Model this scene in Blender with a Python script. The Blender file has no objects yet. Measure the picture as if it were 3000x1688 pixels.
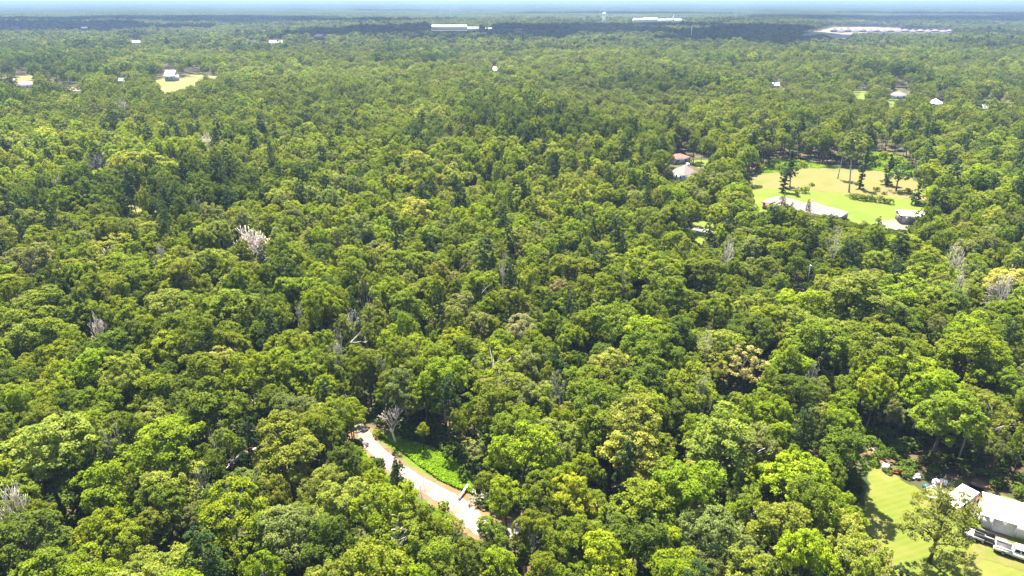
import bpy, math, random
import numpy as np
from mathutils import Vector, Matrix

# ------------------------------------------------------------------ camera, sky, sun, exposure
SC = bpy.context.scene
COL = SC.collection
CAM_H, PITCH, FPX = 80.0, math.radians(21.77), 2103.0      # drone height, tilt below the horizon, focal length in 3000-wide pixels
cd = bpy.data.cameras.new('camera')
cd.sensor_width = 36.0; cd.lens = 36.0 * FPX / 3000.0; cd.clip_start = 0.5; cd.clip_end = 90000.0
cam = bpy.data.objects.new('camera', cd); COL.objects.link(cam)
cam.location = (0, 0, CAM_H); cam.rotation_euler = (math.radians(90) - PITCH, 0, 0)
SC.camera = cam

SUN_EL, SUN_AZ = math.radians(64), math.radians(-14)        # azimuth measured from +Y towards +X
SUNV = Vector((math.sin(SUN_AZ) * math.cos(SUN_EL), math.cos(SUN_AZ) * math.cos(SUN_EL), math.sin(SUN_EL)))
w = bpy.data.worlds.new('World'); SC.world = w; w.use_nodes = True
nt = w.node_tree
sky = nt.nodes.new('ShaderNodeTexSky'); sky.sky_type = 'NISHITA'; sky.sun_disc = False
sky.sun_elevation = SUN_EL; sky.sun_rotation = SUN_AZ % (2 * math.pi)
sky.air_density = 1.0; sky.dust_density = 1.2; sky.ozone_density = 1.0
bg = nt.nodes['Background']; nt.links.new(sky.outputs[0], bg.inputs[0]); bg.inputs[1].default_value = 0.085
sd = bpy.data.lights.new('sun', 'SUN'); sd.energy = 5.0; sd.angle = math.radians(0.53); sd.color = (1.0, 0.945, 0.84)
sun = bpy.data.objects.new('sun', sd); COL.objects.link(sun)
sun.rotation_euler = (-SUNV).to_track_quat('-Z', 'Y').to_euler(); sun.location = (0, 0, 300)
SC.view_settings.view_transform = 'Standard'; SC.view_settings.look = 'None'
SC.view_settings.exposure = 2.6; SC.view_settings.gamma = 1.0; SC.view_settings.use_curve_mapping = False
SC.cycles.use_denoising = True; SC.cycles.denoiser = 'OPENIMAGEDENOISE'; SC.cycles.denoising_input_passes = 'RGB_ALBEDO_NORMAL'; SC.cycles.denoising_prefilter = 'ACCURATE'
SC.cycles.max_bounces = 6; SC.cycles.diffuse_bounces = 4; SC.cycles.glossy_bounces = 2
SC.cycles.transmission_bounces = 4; SC.cycles.volume_bounces = 0; SC.cycles.transparent_max_bounces = 8
HAZE_DENSITY, HAZE_COLOR = 0.00013, (0.23, 0.33, 0.52, 1)

RNG = np.random.default_rng(7)
random.seed(7)
SA, CA = math.sin(PITCH), math.cos(PITCH)

# ------------------------------------------------------------------ helpers
def P(px, py, z=0.0):
    """world point at height z that lies along the sight line of a photo pixel (3000 x 1688)"""
    u, v = (px - 1500) / FPX, (844 - py) / FPX
    d = (u, CA + v * SA, -SA + v * CA)
    t = (z - CAM_H) / d[2]
    return Vector((d[0] * t, d[1] * t, z))

def proj(x, y, z):
    vz = z - CAM_H
    dep = np.maximum(y * CA - vz * SA, 1e-3)
    return 1500 + FPX * x / dep, 844 - FPX * (y * SA + vz * CA) / dep, dep

def inpoly(px, py, poly):
    r = np.zeros(px.shape, bool); n = len(poly); j = n - 1
    for i in range(n):
        xi, yi = poly[i]; xj, yj = poly[j]
        c = ((yi > py) != (yj > py))
        with np.errstate(divide='ignore', invalid='ignore'):
            r ^= c & (px < (xj - xi) * (py - yi) / ((yj - yi) if yj != yi else 1e-9) + xi)
        j = i
    return r

def vnoise(x, y, scale, seed):
    """smooth value noise in 0..1"""
    g = np.random.default_rng(seed).random((256, 256))
    u, v = x / scale, y / scale
    iu, iv = np.floor(u).astype(int), np.floor(v).astype(int)
    fu, fv = u - iu, v - iv
    fu = fu * fu * (3 - 2 * fu); fv = fv * fv * (3 - 2 * fv)
    a = g[iu & 255, iv & 255]; b = g[(iu + 1) & 255, iv & 255]
    c = g[iu & 255, (iv + 1) & 255]; d = g[(iu + 1) & 255, (iv + 1) & 255]
    return (a * (1 - fu) + b * fu) * (1 - fv) + (c * (1 - fu) + d * fu) * fv

def mesh_np(name, verts, faces, mats=(), mat_idx=None, smooth=False, attr=None):
    """verts (n,3); faces: list of index tuples or an (m,k) array"""
    me = bpy.data.meshes.new(name)
    verts = np.asarray(verts, np.float32).reshape(-1, 3)
    if isinstance(faces, np.ndarray):
        m, k = faces.shape
        loops = faces.astype(np.int32).ravel(); starts = np.arange(0, m * k, k, dtype=np.int32)
    else:
        m = len(faces); lens = np.array([len(f) for f in faces], np.int32)
        loops = np.array([i for f in faces for i in f], np.int32)
        starts = np.concatenate([[0], np.cumsum(lens)[:-1]]).astype(np.int32)
    me.vertices.add(len(verts)); me.vertices.foreach_set('co', verts.ravel())
    me.loops.add(len(loops)); me.loops.foreach_set('vertex_index', loops)
    me.polygons.add(m); me.polygons.foreach_set('loop_start', starts)
    for x in mats: me.materials.append(x)
    if mat_idx is not None: me.polygons.foreach_set('material_index', np.asarray(mat_idx, np.int32))
    me.update(calc_edges=True)
    if smooth: me.polygons.foreach_set('use_smooth', np.ones(m, bool))
    if attr is not None:
        a = me.attributes.new('lv', 'FLOAT', 'FACE'); a.data.foreach_set('value', np.asarray(attr, np.float32))
    me.validate()
    return me

def obj(name, me, parent=None, loc=None, rotz=None):
    o = bpy.data.objects.new(name, me); COL.objects.link(o)
    if parent is not None: o.parent = parent
    if loc is not None: o.location = loc
    if rotz is not None: o.rotation_euler = (0, 0, rotz)
    return o

def tag(o, label=None, cat=None, group=None, kind=None):
    if label: o['label'] = label
    if cat: o['category'] = cat
    if group: o['group'] = group
    if kind: o['kind'] = kind
    return o

def thing(name, label, cat, loc, rotz=0.0, group=None):
    o = obj(name, None, None, loc, rotz); o.empty_display_size = 0.5
    return tag(o, label, cat, group)

class MB:
    """collects boxes, bars, tubes and polygons into one mesh"""
    def __init__(s): s.v, s.f = [], []
    def poly(s, pts):
        n = len(s.v); s.v += [tuple(p) for p in pts]; s.f.append(tuple(range(n, n + len(pts)))); return s
    def box(s, c, d, rot=None):
        n = len(s.v)
        for z in (-.5, .5):
            for y in (-.5, .5):
                for x in (-.5, .5):
                    q = Vector((x * d[0], y * d[1], z * d[2]))
                    if rot is not None: q = rot @ q
                    s.v.append((c[0] + q.x, c[1] + q.y, c[2] + q.z))
        for f in ((0, 2, 3, 1), (4, 5, 7, 6), (0, 1, 5, 4), (2, 6, 7, 3), (0, 4, 6, 2), (1, 3, 7, 5)):
            s.f.append(tuple(n + i for i in f))
        return s
    def prism(s, outline, y0, y1):
        """outline in x,z extruded along y"""
        n, k = len(s.v), len(outline)
        s.v += [(x, y0, z) for x, z in outline] + [(x, y1, z) for x, z in outline]
        s.f.append(tuple(range(n, n + k))); s.f.append(tuple(range(n + 2 * k - 1, n + k - 1, -1)))
        for i in range(k):
            j = (i + 1) % k; s.f.append((n + j, n + i, n + k + i, n + k + j))
        return s
    def tube(s, pts, rad, k=6, cap=True):
        n = len(s.v); pts = [Vector(p) for p in pts]
        for i, p in enumerate(pts):
            t = (pts[min(i + 1, len(pts) - 1)] - pts[max(i - 1, 0)])
            t = t.normalized() if t.length > 1e-6 else Vector((0, 0, 1))
            a = t.orthogonal().normalized(); b = t.cross(a)
            r = rad[i] if isinstance(rad, (list, tuple)) else rad
            for q in range(k):
                an = 2 * math.pi * q / k
                s.v.append(tuple(p + a * (r * math.cos(an)) + b * (r * math.sin(an))))
        for i in range(len(pts) - 1):
            for q in range(k):
                q2 = (q + 1) % k
                s.f.append((n + i * k + q, n + i * k + q2, n + (i + 1) * k + q2, n + (i + 1) * k + q))
        if cap:
            s.f.append(tuple(range(n + k - 1, n - 1, -1))); e = n + (len(pts) - 1) * k; s.f.append(tuple(range(e, e + k)))
        return s
    def mesh(s, name, m, smooth=False): return mesh_np(name, s.v, s.f, (m,), smooth=smooth)
    def part(s, name, m, parent, smooth=False): return obj(name, s.mesh(name, m, smooth), parent)

# ------------------------------------------------------------------ materials
def newmat(name):
    m = bpy.data.materials.new(name); m.use_nodes = True
    return m, m.node_tree, m.node_tree.nodes['Principled BSDF']

def plain(name, c, rough=0.6, vary=0.18, scale=2.0, metal=0.0, spec=0.3, detail=6.0):
    """one colour broken up by a procedural weathering noise"""
    m, nt, b = newmat(name)
    tc = nt.nodes.new('ShaderNodeTexCoord'); no = nt.nodes.new('ShaderNodeTexNoise')
    no.inputs['Scale'].default_value = scale; no.inputs['Detail'].default_value = detail
    nt.links.new(tc.outputs['Object'], no.inputs['Vector'])
    r = nt.nodes.new('ShaderNodeValToRGB')
    r.color_ramp.elements[0].position = 0.3; r.color_ramp.elements[1].position = 0.7
    r.color_ramp.elements[0].color = (*[x * (1 - vary) for x in c], 1); r.color_ramp.elements[1].color = (*[min(1, x * (1 + vary * .6)) for x in c], 1)
    nt.links.new(no.outputs['Fac'], r.inputs['Fac']); nt.links.new(r.outputs['Color'], b.inputs['Base Color'])
    b.inputs['Roughness'].default_value = rough; b.inputs['Metallic'].default_value = metal
    b.inputs['Specular IOR Level'].default_value = spec
    return m

def mixrgb(nt, a, b, fac, blend='MIX'):
    n = nt.nodes.new('ShaderNodeMix'); n.data_type = 'RGBA'; n.blend_type = blend
    def put(sock, v):
        if hasattr(v, 'is_linked') or isinstance(v, bpy.types.NodeSocket): nt.links.new(v, sock)
        elif isinstance(v, (tuple, list)): sock.default_value = (*v[:3], 1)
        else: sock.default_value = v
    put(n.inputs[0], fac); put(n.inputs[6], a); put(n.inputs[7], b)
    return n.outputs[2]

def noise_fac(nt, scale, lo, hi, detail=5.0, coord='Object', distort=0.0):
    tc = nt.nodes.new('ShaderNodeTexCoord'); no = nt.nodes.new('ShaderNodeTexNoise')
    no.inputs['Scale'].default_value = scale; no.inputs['Detail'].default_value = detail; no.inputs['Distortion'].default_value = distort
    nt.links.new(tc.outputs[coord], no.inputs['Vector'])
    mr = nt.nodes.new('ShaderNodeMapRange'); mr.inputs['From Min'].default_value = lo; mr.inputs['From Max'].default_value = hi
    nt.links.new(no.outputs['Fac'], mr.inputs['Value'])
    return mr.outputs['Result']

def ground_like(name, c1, c2, c3, s1, s2, rough=0.95, stripes=None):
    m, nt, b = newmat(name)
    a = mixrgb(nt, c1, c2, noise_fac(nt, s1, .38, .62))
    a = mixrgb(nt, a, c3, noise_fac(nt, s2, .5, .72, 8.0))
    if stripes:
        tc = nt.nodes.new('ShaderNodeTexCoord'); mp = nt.nodes.new('ShaderNodeMapping'); mp.inputs['Rotation'].default_value = (0, 0, stripes[0])
        wv = nt.nodes.new('ShaderNodeTexWave'); wv.inputs['Scale'].default_value = stripes[1]; wv.inputs['Distortion'].default_value = 1.2
        wv.inputs['Detail'].default_value = 2.0; wv.inputs['Detail Scale'].default_value = .4
        nt.links.new(tc.outputs['Object'], mp.inputs['Vector']); nt.links.new(mp.outputs[0], wv.inputs['Vector'])
        mr = nt.nodes.new('ShaderNodeMapRange'); mr.inputs['To Max'].default_value = stripes[2]
        nt.links.new(wv.outputs['Fac'], mr.inputs['Value'])
        a = mixrgb(nt, a, c3, mr.outputs['Result'])
    nt.links.new(a, b.inputs['Base Color']); b.inputs['Roughness'].default_value = rough; b.inputs['Specular IOR Level'].default_value = .1
    return m

def leaf_mat(name, source):
    """foliage: tint from the tree (object colour, or the instance's own tint), leaf-to-leaf variation, light shining through"""
    m, nt, b = newmat(name)
    if source == 'OBJECT':
        n = nt.nodes.new('ShaderNodeObjectInfo'); tint = n.outputs['Color']
    elif source == 'INSTANCER':
        n = nt.nodes.new('ShaderNodeAttribute'); n.attribute_type = 'INSTANCER'; n.attribute_name = 'tint'; tint = n.outputs['Color']
    else:
        n = nt.nodes.new('ShaderNodeRGB'); n.outputs[0].default_value = (*source, 1); tint = n.outputs[0]
    at = nt.nodes.new('ShaderNodeAttribute'); at.attribute_name = 'lv'
    hs = nt.nodes.new('ShaderNodeHueSaturation'); nt.links.new(tint, hs.inputs['Color'])
    mr = nt.nodes.new('ShaderNodeMapRange'); mr.inputs['To Min'].default_value = .62; mr.inputs['To Max'].default_value = 1.45
    nt.links.new(at.outputs['Fac'], mr.inputs['Value']); nt.links.new(mr.outputs['Result'], hs.inputs['Value'])
    mr2 = nt.nodes.new('ShaderNodeMapRange'); mr2.inputs['To Min'].default_value = .515; mr2.inputs['To Max'].default_value = .482
    nt.links.new(at.outputs['Fac'], mr2.inputs['Value']); nt.links.new(mr2.outputs['Result'], hs.inputs['Hue'])
    c = hs.outputs['Color']
    nt.links.new(c, b.inputs['Base Color']); b.inputs['Roughness'].default_value = .55; b.inputs['Specular IOR Level'].default_value = .04
    tr = nt.nodes.new('ShaderNodeBsdfTranslucent')
    nt.links.new(mixrgb(nt, c, (1.35, 1.25, .55), 1.0, 'MULTIPLY'), tr.inputs['Color'])
    mx = nt.nodes.new('ShaderNodeMixShader'); mx.inputs[0].default_value = .48
    nt.links.new(b.outputs[0], mx.inputs[1]); nt.links.new(tr.outputs[0], mx.inputs[2])
    nt.links.new(mx.outputs[0], nt.nodes['Material Output'].inputs['Surface'])
    return m

M = {}
M['leaf'] = leaf_mat('leaf', 'OBJECT'); M['leaf_forest'] = leaf_mat('leaf_forest', 'INSTANCER')
M['leaf_weed'] = leaf_mat('leaf_weed', (.155, .26, .009))
M['bark'] = plain('bark', (.085, .066, .05), .9, .35, 6)
M['bark_pale'] = plain('bark_pale', (.30, .27, .235), .85, .3, 4)
M['deadwood'] = plain('deadwood', (.58, .485, .41), .85, .22, 3)
M['deadwood_grey'] = plain('deadwood_grey', (.40, .355, .30), .85, .28, 3)
M['ground'] = ground_like('forest_floor', (.024, .038, .010), (.052, .040, .020), (.13, .075, .04), .05, .11)
M['dry_grass'] = ground_like('dry_grass', (.098, .090, .024), (.112, .092, .032), (.070, .084, .013), .045, .09)
M['lawn_near'] = ground_like('lawn_near', (.062, .086, .008), (.078, .094, .010), (.108, .104, .026), .09, .16, stripes=(math.radians(70), .27, .40))
M['worn_grass'] = ground_like('worn_grass', (.080, .086, .016), (.104, .092, .028), (.066, .086, .009), .4, .7)
M['lawn_far'] = ground_like('lawn_far', (.060, .094, .007), (.078, .104, .009), (.098, .106, .018), .06, .10, stripes=(math.radians(95), .10, .45))
M['pasture'] = ground_like('pasture', (.102, .102, .026), (.122, .112, .034), (.080, .090, .020), .02, .06)
M['gravel'] = ground_like('gravel', (.190, .165, .145), (.150, .128, .108), (.120, .090, .062), .5, .35)
M['soil'] = ground_like('soil', (.140, .084, .044), (.112, .068, .036), (.080, .072, .024), .3, .4)
M['verge'] = ground_like('verge', (.050, .090, .007), (.066, .100, .008), (.085, .088, .016), .25, .5)
M['sand'] = ground_like('sand', (.150, .120, .088), (.128, .100, .070), (.105, .088, .052), .02, .05)
M['concrete'] = plain('concrete', (.17, .155, .135), .85, .15, .6)
M['white_tin'] = plain('white_tin', (.78, .77, .75), .45, .10, .5, spec=.4)
M['grey_tin'] = plain('grey_tin', (.50, .48, .46), .5, .25, .7)
M['white_wall'] = plain('white_wall', (.52, .51, .49), .6, .10, .6)
M['grey_wall'] = plain('grey_wall', (.33, .31, .29), .7, .18, .6)
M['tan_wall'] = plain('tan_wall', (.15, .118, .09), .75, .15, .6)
M['brick_wall'] = plain('brick_wall', (.36, .19, .13), .8, .2, 1.2)
M['beige_roof'] = plain('beige_roof', (.150, .122, .106), .85, .13, 1.1)
M['pink_roof'] = plain('pink_roof', (.155, .112, .100), .85, .14, 1.1)
M['red_roof'] = plain('red_roof', (.170, .062, .048), .8, .18, 1.0)
M['door'] = plain('door', (.60, .58, .56), .5, .08, .8)
M['trim'] = plain('trim', (.72, .71, .69), .5, .06, 1)
M['dark_trim'] = plain('dark_trim', (.10, .095, .09), .6, .2, 2)
M['glass'] = plain('glass', (.03, .035, .04), .12, .1, 1, spec=.6)
M['paint_white'] = plain('paint_white', (.74, .74, .745), .28, .05, 1, spec=.5)
M['rubber'] = plain('rubber', (.022, .022, .023), .85, .2, 6)
M['steel'] = plain('steel', (.36, .36, .37), .4, .2, 3, metal=.6)
M['black_steel'] = plain('black_steel', (.045, .043, .042), .55, .3, 3)
M['rust'] = plain('rust', (.22, .085, .045), .85, .35, 3)
M['cream'] = plain('cream', (.62, .56, .46), .6, .15, 2)
M['red'] = plain('red', (.55, .035, .02), .4, .15, 2)
M['teal'] = plain('teal', (.025, .075, .078), .5, .2, 2)
M['board'] = plain('board', (.62, .52, .44), .75, .2, 3)
M['brush'] = plain('brush', (.46, .30, .19), .9, .35, 1.5)
M['cloud'] = plain('cloud', (.9, .9, .9), 1.0, .04, .002, spec=0)
M['tank'] = plain('tank', (.74, .80, .72), .5, .08, .3)
M['amber'] = plain('amber', (.6, .2, .02), .35, .05, 2)

# ------------------------------------------------------------------ ground
def sheet(name, poly_px, mat, z, sub=6, rough=0.0, seed=1, world=False, kind='structure'):
    """flat piece of ground whose outline is given in photo pixels (or world xy), with a ragged edge"""
    pts = [Vector((p[0], p[1], z)) if world else P(p[0], p[1], z) for p in poly_px]
    rs = random.Random(seed); out = []
    for i, a in enumerate(pts):
        b = pts[(i + 1) % len(pts)]; L = (b - a).length; n = (b - a).cross(Vector((0, 0, 1))).normalized() if L > 0 else Vector((0, 0, 0))
        for k in range(sub):
            q = a.lerp(b, k / sub) + n * rs.uniform(-rough, rough)
            out.append((q.x, q.y, z))
    c = sum((Vector(p) for p in out), Vector()) / len(out)
    from mathutils.geometry import tessellate_polygon
    tris = tessellate_polygon([[Vector(p) for p in out]])
    o = obj(name, mesh_np(name, out, [tuple(t) for t in tris], (mat,)))
    # face up
    me = o.data
    if me.polygons and sum(p.normal.z for p in me.polygons) < 0: me.flip_normals()
    return tag(o, kind=kind)

rings = [0, 40, 80, 120, 180, 260, 360, 500, 700, 1000, 1500, 2200, 3500, 5500, 9000, 15000, 25000, 42000]
gv, gf, NA = [(0, 60, 0)], [], 64
for r in rings[1:]:
    gv += [(r * math.cos(2 * math.pi * k / NA), 60 + r * math.sin(2 * math.pi * k / NA), 0) for k in range(NA)]
for k in range(NA): gf.append((0, 1 + k, 1 + (k + 1) % NA))
for i in range(len(rings) - 2):
    a, b = 1 + i * NA, 1 + (i + 1) * NA
    for k in range(NA): gf.append((a + k, b + k, b + (k + 1) % NA, a + (k + 1) % NA))
tag(obj('ground', mesh_np('ground', gv, gf, (M['ground'],))), kind='structure')

# photo outlines of the open places
LAWN = [(2538, 1366), (2580, 1370), (2619, 1392), (2667, 1420), (2713, 1442), (2760, 1400), (2830, 1410), (2900, 1440), (3080, 1500), (3140, 1700), (2900, 1760), (2619, 1760), (2619, 1688), (2606, 1637), (2568, 1582), (2525, 1556), (2508, 1505), (2528, 1480), (2550, 1419)]
LAWN_VIS = [(2540, 1372), (2580, 1372), (2619, 1390), (2667, 1414), (2713, 1412), (2760, 1395), (2830, 1405), (2900, 1445), (3000, 1480), (3060, 1500), (3060, 1720), (2640, 1720), (2610, 1637), (2571, 1582), (2530, 1552), (2514, 1505), (2533, 1480), (2553, 1419)]
FIELD_DRY = [(2195, 530), (2225, 509), (2287, 505), (2342, 494), (2419, 492), (2497, 492), (2543, 494), (2586, 503), (2660, 515), (2705, 544), (2712, 590), (2660, 582), (2560, 574), (2480, 568), (2400, 562), (2320, 558), (2260, 556), (2195, 546)]
FIELD_LAWN = [(2185, 545), (2260, 554), (2320, 557), (2400, 561), (2480, 567), (2560, 573), (2660, 581), (2715, 588), (2700, 640), (2640, 672), (2500, 656), (2440, 640), (2330, 634), (2210, 622), (2150, 590), (2180, 570)]
FIELD_VIS = [(2200, 530), (2225, 509), (2287, 506), (2342, 496), (2419, 493), (2497, 493), (2543, 496), (2586, 505), (2660, 517), (2697, 544), (2707, 587), (2690, 600), (2680, 660), (2582, 660), (2559, 630), (2512, 649), (2485, 645), (2454, 624), (2400, 606), (2345, 584), (2310, 584), (2290, 598), (2248, 582), (2206, 570), (2196, 548)]
SCRUB = [(2212, 500), (2260, 470), (2330, 470), (2420, 488), (2540, 492), (2545, 446), (2600, 448), (2660, 470), (2690, 520), (2660, 515), (2586, 503), (2497, 492), (2342, 494), (2287, 505), (2225, 509)]
ROAD_VIS = [(1052, 1274), (1059, 1302), (1099, 1336), (1136, 1380), (1214, 1439), (1248, 1457), (1292, 1473), (1338, 1498), (1363, 1520), (1379, 1541), (1385, 1585), (1397, 1579), (1416, 1529), (1366, 1470), (1330, 1444), (1270, 1418), (1220, 1382), (1167, 1339), (1124, 1297), (1099, 1283), (1074, 1256)]
ROAD_VIS2 = [(1495, 1522), (1545, 1520), (1545, 1548), (1500, 1550)]; ROAD_VIS3 = [(1630, 1500), (1656, 1500), (1655, 1520), (1632, 1520)]
VERGE_VIS = [(1124, 1297), (1160, 1300), (1215, 1320), (1250, 1350), (1330, 1372), (1362, 1395), (1360, 1440), (1330, 1444), (1270, 1418), (1220, 1382), (1167, 1339)]
GAP_POLE = [(2330, 850), (2350, 800), (2378, 735), (2388, 735), (2384, 850), (2352, 862), (2322, 884)]
PATCH_L = [(352, 566), (372, 570), (372, 596), (402, 606), (398, 628), (378, 612), (356, 590)]
PATCH_L2 = [(448, 588), (462, 596), (458, 622), (446, 618)]
PATCH_SOIL = [(796, 982), (822, 974), (826, 990), (808, 1012), (797, 1006)]
YARD_B = [(2026, 470), (2072, 468), (2074, 490), (2046, 494)]
YARD_C = [(2028, 664), (2092, 676), (2090, 684), (2066, 690), (2066, 714), (2048, 706), (2026, 684)]
YARD_C2 = [(2052, 640), (2084, 650), (2082, 668), (2034, 664), (2040, 652)]
DRIVE_B = [(2082, 530), (2104, 526), (2106, 538), (2088, 544)]
HOUSE_B = [(1966, 500), (1974, 462), (2000, 456), (2026, 460), (2024, 500), (2018, 512), (1996, 526), (1964, 520)]
HOUSE_A = [(2320, 583), (2345, 584), (2400, 606), (2452, 622), (2440, 630), (2390, 620), (2335, 608)]
HOUSE_A2 = [(2214, 606), (2230, 602), (2275, 606), (2272, 618), (2225, 622)]
SHED = [(2634, 650), (2636, 600), (2698, 600), (2694, 636), (2666, 652)]
APRON = [(2582, 646), (2640, 640), (2668, 650), (2660, 668), (2600, 670)]
LOT_L = [(118, 250), (160, 250), (242, 260), (238, 268), (200, 266), (140, 262)]
FIELD_L = [(454, 236), (476, 229), (520, 228), (580, 228), (570, 245), (520, 262), (480, 270), (470, 256)]
FIELD_L2 = [(537, 218), (580, 218), (641, 224), (641, 230), (560, 230)]
FIELD_L3 = [(54, 222), (96, 220), (94, 236), (56, 238)]
HOUSE_L = [(40, 238), (96, 236), (100, 254), (52, 254)]
HOUSE_L2 = [(8, 228), (26, 226), (34, 238), (10, 240)]
BARN_L = [(480, 206), (514, 205), (514, 228), (482, 228)]
LAWN_R1 = [(2497, 268), (2537, 272), (2536, 290), (2512, 290)]
LAWN_R2 = [(2605, 296), (2620, 294), (2620, 312), (2605, 312)]
LAWN_R3 = [(2868, 304), (2900, 302), (2966, 302), (2966, 314), (2880, 312)]
DEV_DIRT = [(2325, 102), (2380, 94), (2410, 88), (2440, 80), (2560, 80), (2640, 84), (2640, 92), (2500, 97), (2480, 112), (2440, 110), (2410, 98), (2360, 104)]
GROUND_OPEN = [LAWN, FIELD_DRY, FIELD_LAWN, SCRUB, YARD_B, DRIVE_B, APRON, LOT_L, FIELD_L, FIELD_L2, FIELD_L3]
STRAW = [(2118, 1042), (2232, 1040), (2228, 1150), (2120, 1152)]
CLEAR = [(STRAW, P(2172, 1165).y - .5)] + [(p, 1e9) for p in (LAWN_VIS, FIELD_VIS, SCRUB, ROAD_VIS, VERGE_VIS, GAP_POLE, PATCH_L, PATCH_L2, PATCH_SOIL, ROAD_VIS2, ROAD_VIS3, YARD_B, YARD_C, YARD_C2, DRIVE_B, HOUSE_A, HOUSE_A2, HOUSE_B, SHED, APRON,
         LOT_L, FIELD_L, FIELD_L2, FIELD_L3, HOUSE_L, HOUSE_L2, BARN_L, LAWN_R1, LAWN_R2, LAWN_R3, DEV_DIRT)]

sheet('dry_field', FIELD_DRY, M['dry_grass'], .05, 6, 1.2, 2)
sheet('mown_field', FIELD_LAWN, M['lawn_far'], .10, 6, 1.2, 3)
sheet('lawn', LAWN, M['lawn_near'], .05, 6, .35, 4)
sheet('verge', [(1075, 1255), (1150, 1270), (1230, 1300), (1340, 1340), (1400, 1420), (1380, 1490), (1290, 1470), (1180, 1400), (1060, 1300)], M['verge'], .03, 5, .4, 5)
sheet('verge_strip', [(1040, 1290), (1100, 1330), (1250, 1450), (1330, 1500), (1280, 1510), (1180, 1450), (1060, 1340)], M['verge'], .034, 5, .4, 6)
sheet('scrub_ground', SCRUB, M['verge'], .03, 4, 1.0, 7)
sheet('yard', YARD_B, M['lawn_far'], .05, 4, .6, 8)
sheet('yard', [(2020, 640), (2110, 640), (2110, 690), (2080, 730), (2030, 720)], M['lawn_far'], .05, 4, .6, 9)
sheet('driveway', [(2020, 660), (2110, 680), (2112, 690), (2060, 684), (2020, 668)], M['concrete'], .09, 4, .1, 10)
sheet('driveway', [(2060, 500), (2090, 515), (2118, 520), (2118, 545), (2085, 550), (2070, 520)], M['concrete'], .05, 4, .1, 11)
sheet('driveway', [(2575, 648), (2640, 640), (2670, 648), (2664, 672), (2590, 676)], M['sand'], .14, 4, .2, 12)
sheet('gravel_lot', LOT_L, M['sand'], .05, 4, .8, 13)
sheet('pasture', [(450, 238), (476, 228), (600, 226), (600, 250), (520, 275), (470, 280)], M['pasture'], .05, 5, 1.5, 14)
sheet('pasture', [(535, 216), (645, 221), (645, 232), (560, 224)], M['pasture'], .05, 5, 1.5, 15)
sheet('pasture', [(45, 224), (100, 218), (104, 240), (50, 244)], M['pasture'], .05, 5, 1.5, 16)
sheet('yard', [(2490, 264), (2545, 268), (2545, 294), (2505, 296)], M['lawn_far'], .05, 4, 1, 17)
sheet('yard', [(2595, 292), (2630, 290), (2630, 318), (2598, 318)], M['lawn_far'], .05, 4, 1, 18)
sheet('yard', [(2860, 302), (2970, 298), (2975, 318), (2870, 320)], M['lawn_far'], .05, 4, 1, 19)
sheet('bare_lot', [(2318, 106), (2380, 92), (2410, 86), (2440, 78), (2560, 78), (2640, 82), (2640, 90), (2500, 98), (2484, 114), (2435, 113), (2410, 102), (2340, 108)], M['sand'], .1, 3, 3, 20)
sheet('dry_clearing', [(340, 555), (410, 560), (470, 580), (470, 630), (400, 640), (345, 600)], M['pasture'], .05, 4, 1, 21)
sheet('soil_patch', [(780, 970), (830, 965), (840, 1000), (815, 1020), (785, 1010)], M['sand'], .05, 4, .5, 22)
sheet('soil_patch', [(2150, 1085), (2240, 1075), (2260, 1140), (2200, 1190), (2140, 1180)], M['sand'], .05, 5, .8, 23)
SOIL_SPOTS = [(1815, 1112, 26), (2245, 1000, 16), (2420, 1198, 26), (1360, 1300, 12), (1620, 1370, 16), (2545, 1312, 34), (2860, 1428, 34)]
for i, q in enumerate(SOIL_SPOTS):
    sheet('soil_patch', [(q[0] + q[2] * math.cos(t) * (1 + .2 * math.sin(3 * t + i)), q[1] + q[2] * .7 * math.sin(t)) for t in np.linspace(0, 2 * math.pi, 10)[:-1]], M['soil'], .026 + .004 * i, 3, .5, 30 + i)

def ribbon(name, centre, widths, mat, z, jit, seed, n=6):
    pts = [P(*c, z) for c in centre]; rs = random.Random(seed); L, R = [], []
    fine, fw_ = [], []
    for i in range(len(pts) - 1):
        p0, p1, p2, p3 = pts[max(i - 1, 0)], pts[i], pts[i + 1], pts[min(i + 2, len(pts) - 1)]
        for k in range(n):
            t = k / n
            fine.append(.5 * ((2 * p1) + (p2 - p0) * t + (2 * p0 - 5 * p1 + 4 * p2 - p3) * t * t + (3 * p1 - p0 - 3 * p2 + p3) * t ** 3))
            fw_.append(widths[i] * (1 - t) + widths[i + 1] * t)
    for i, p in enumerate(fine):
        t = (fine[min(i + 1, len(fine) - 1)] - fine[max(i - 1, 0)]).normalized(); nrm = Vector((-t.y, t.x, 0))
        a = p + nrm * (fw_[i] / 2 + rs.uniform(-jit, jit)); b = p - nrm * (fw_[i] / 2 + rs.uniform(-jit, jit))
        L.append((a.x, a.y, z)); R.append((b.x, b.y, z))
    v, f = [], []
    for a, b in zip(L, R): v += [a, b]
    for i in range(len(L) - 1): f.append((2 * i, 2 * i + 1, 2 * i + 3, 2 * i + 2))
    o = obj(name, mesh_np(name, v, f, (mat,)))
    if sum(p.normal.z for p in o.data.polygons) < 0: o.data.flip_normals()
    return tag(o, kind='structure')
RC = [(900, 1120), (1000, 1210), (1062, 1265), (1082, 1300), (1128, 1340), (1175, 1382), (1240, 1422), (1300, 1455), (1355, 1490), (1392, 1530), (1440, 1560), (1520, 1545), (1650, 1508), (1800, 1440), (1950, 1370)]
ribbon('road_shoulder', RC, [3.8, 3.8, 3.9, 4.2, 4.6, 4.8, 5.0, 6.0, 7.0, 6.2, 5.0, 4.6, 4.2, 4.2, 4.2], M['soil'], .06, .35, 41)
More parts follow.
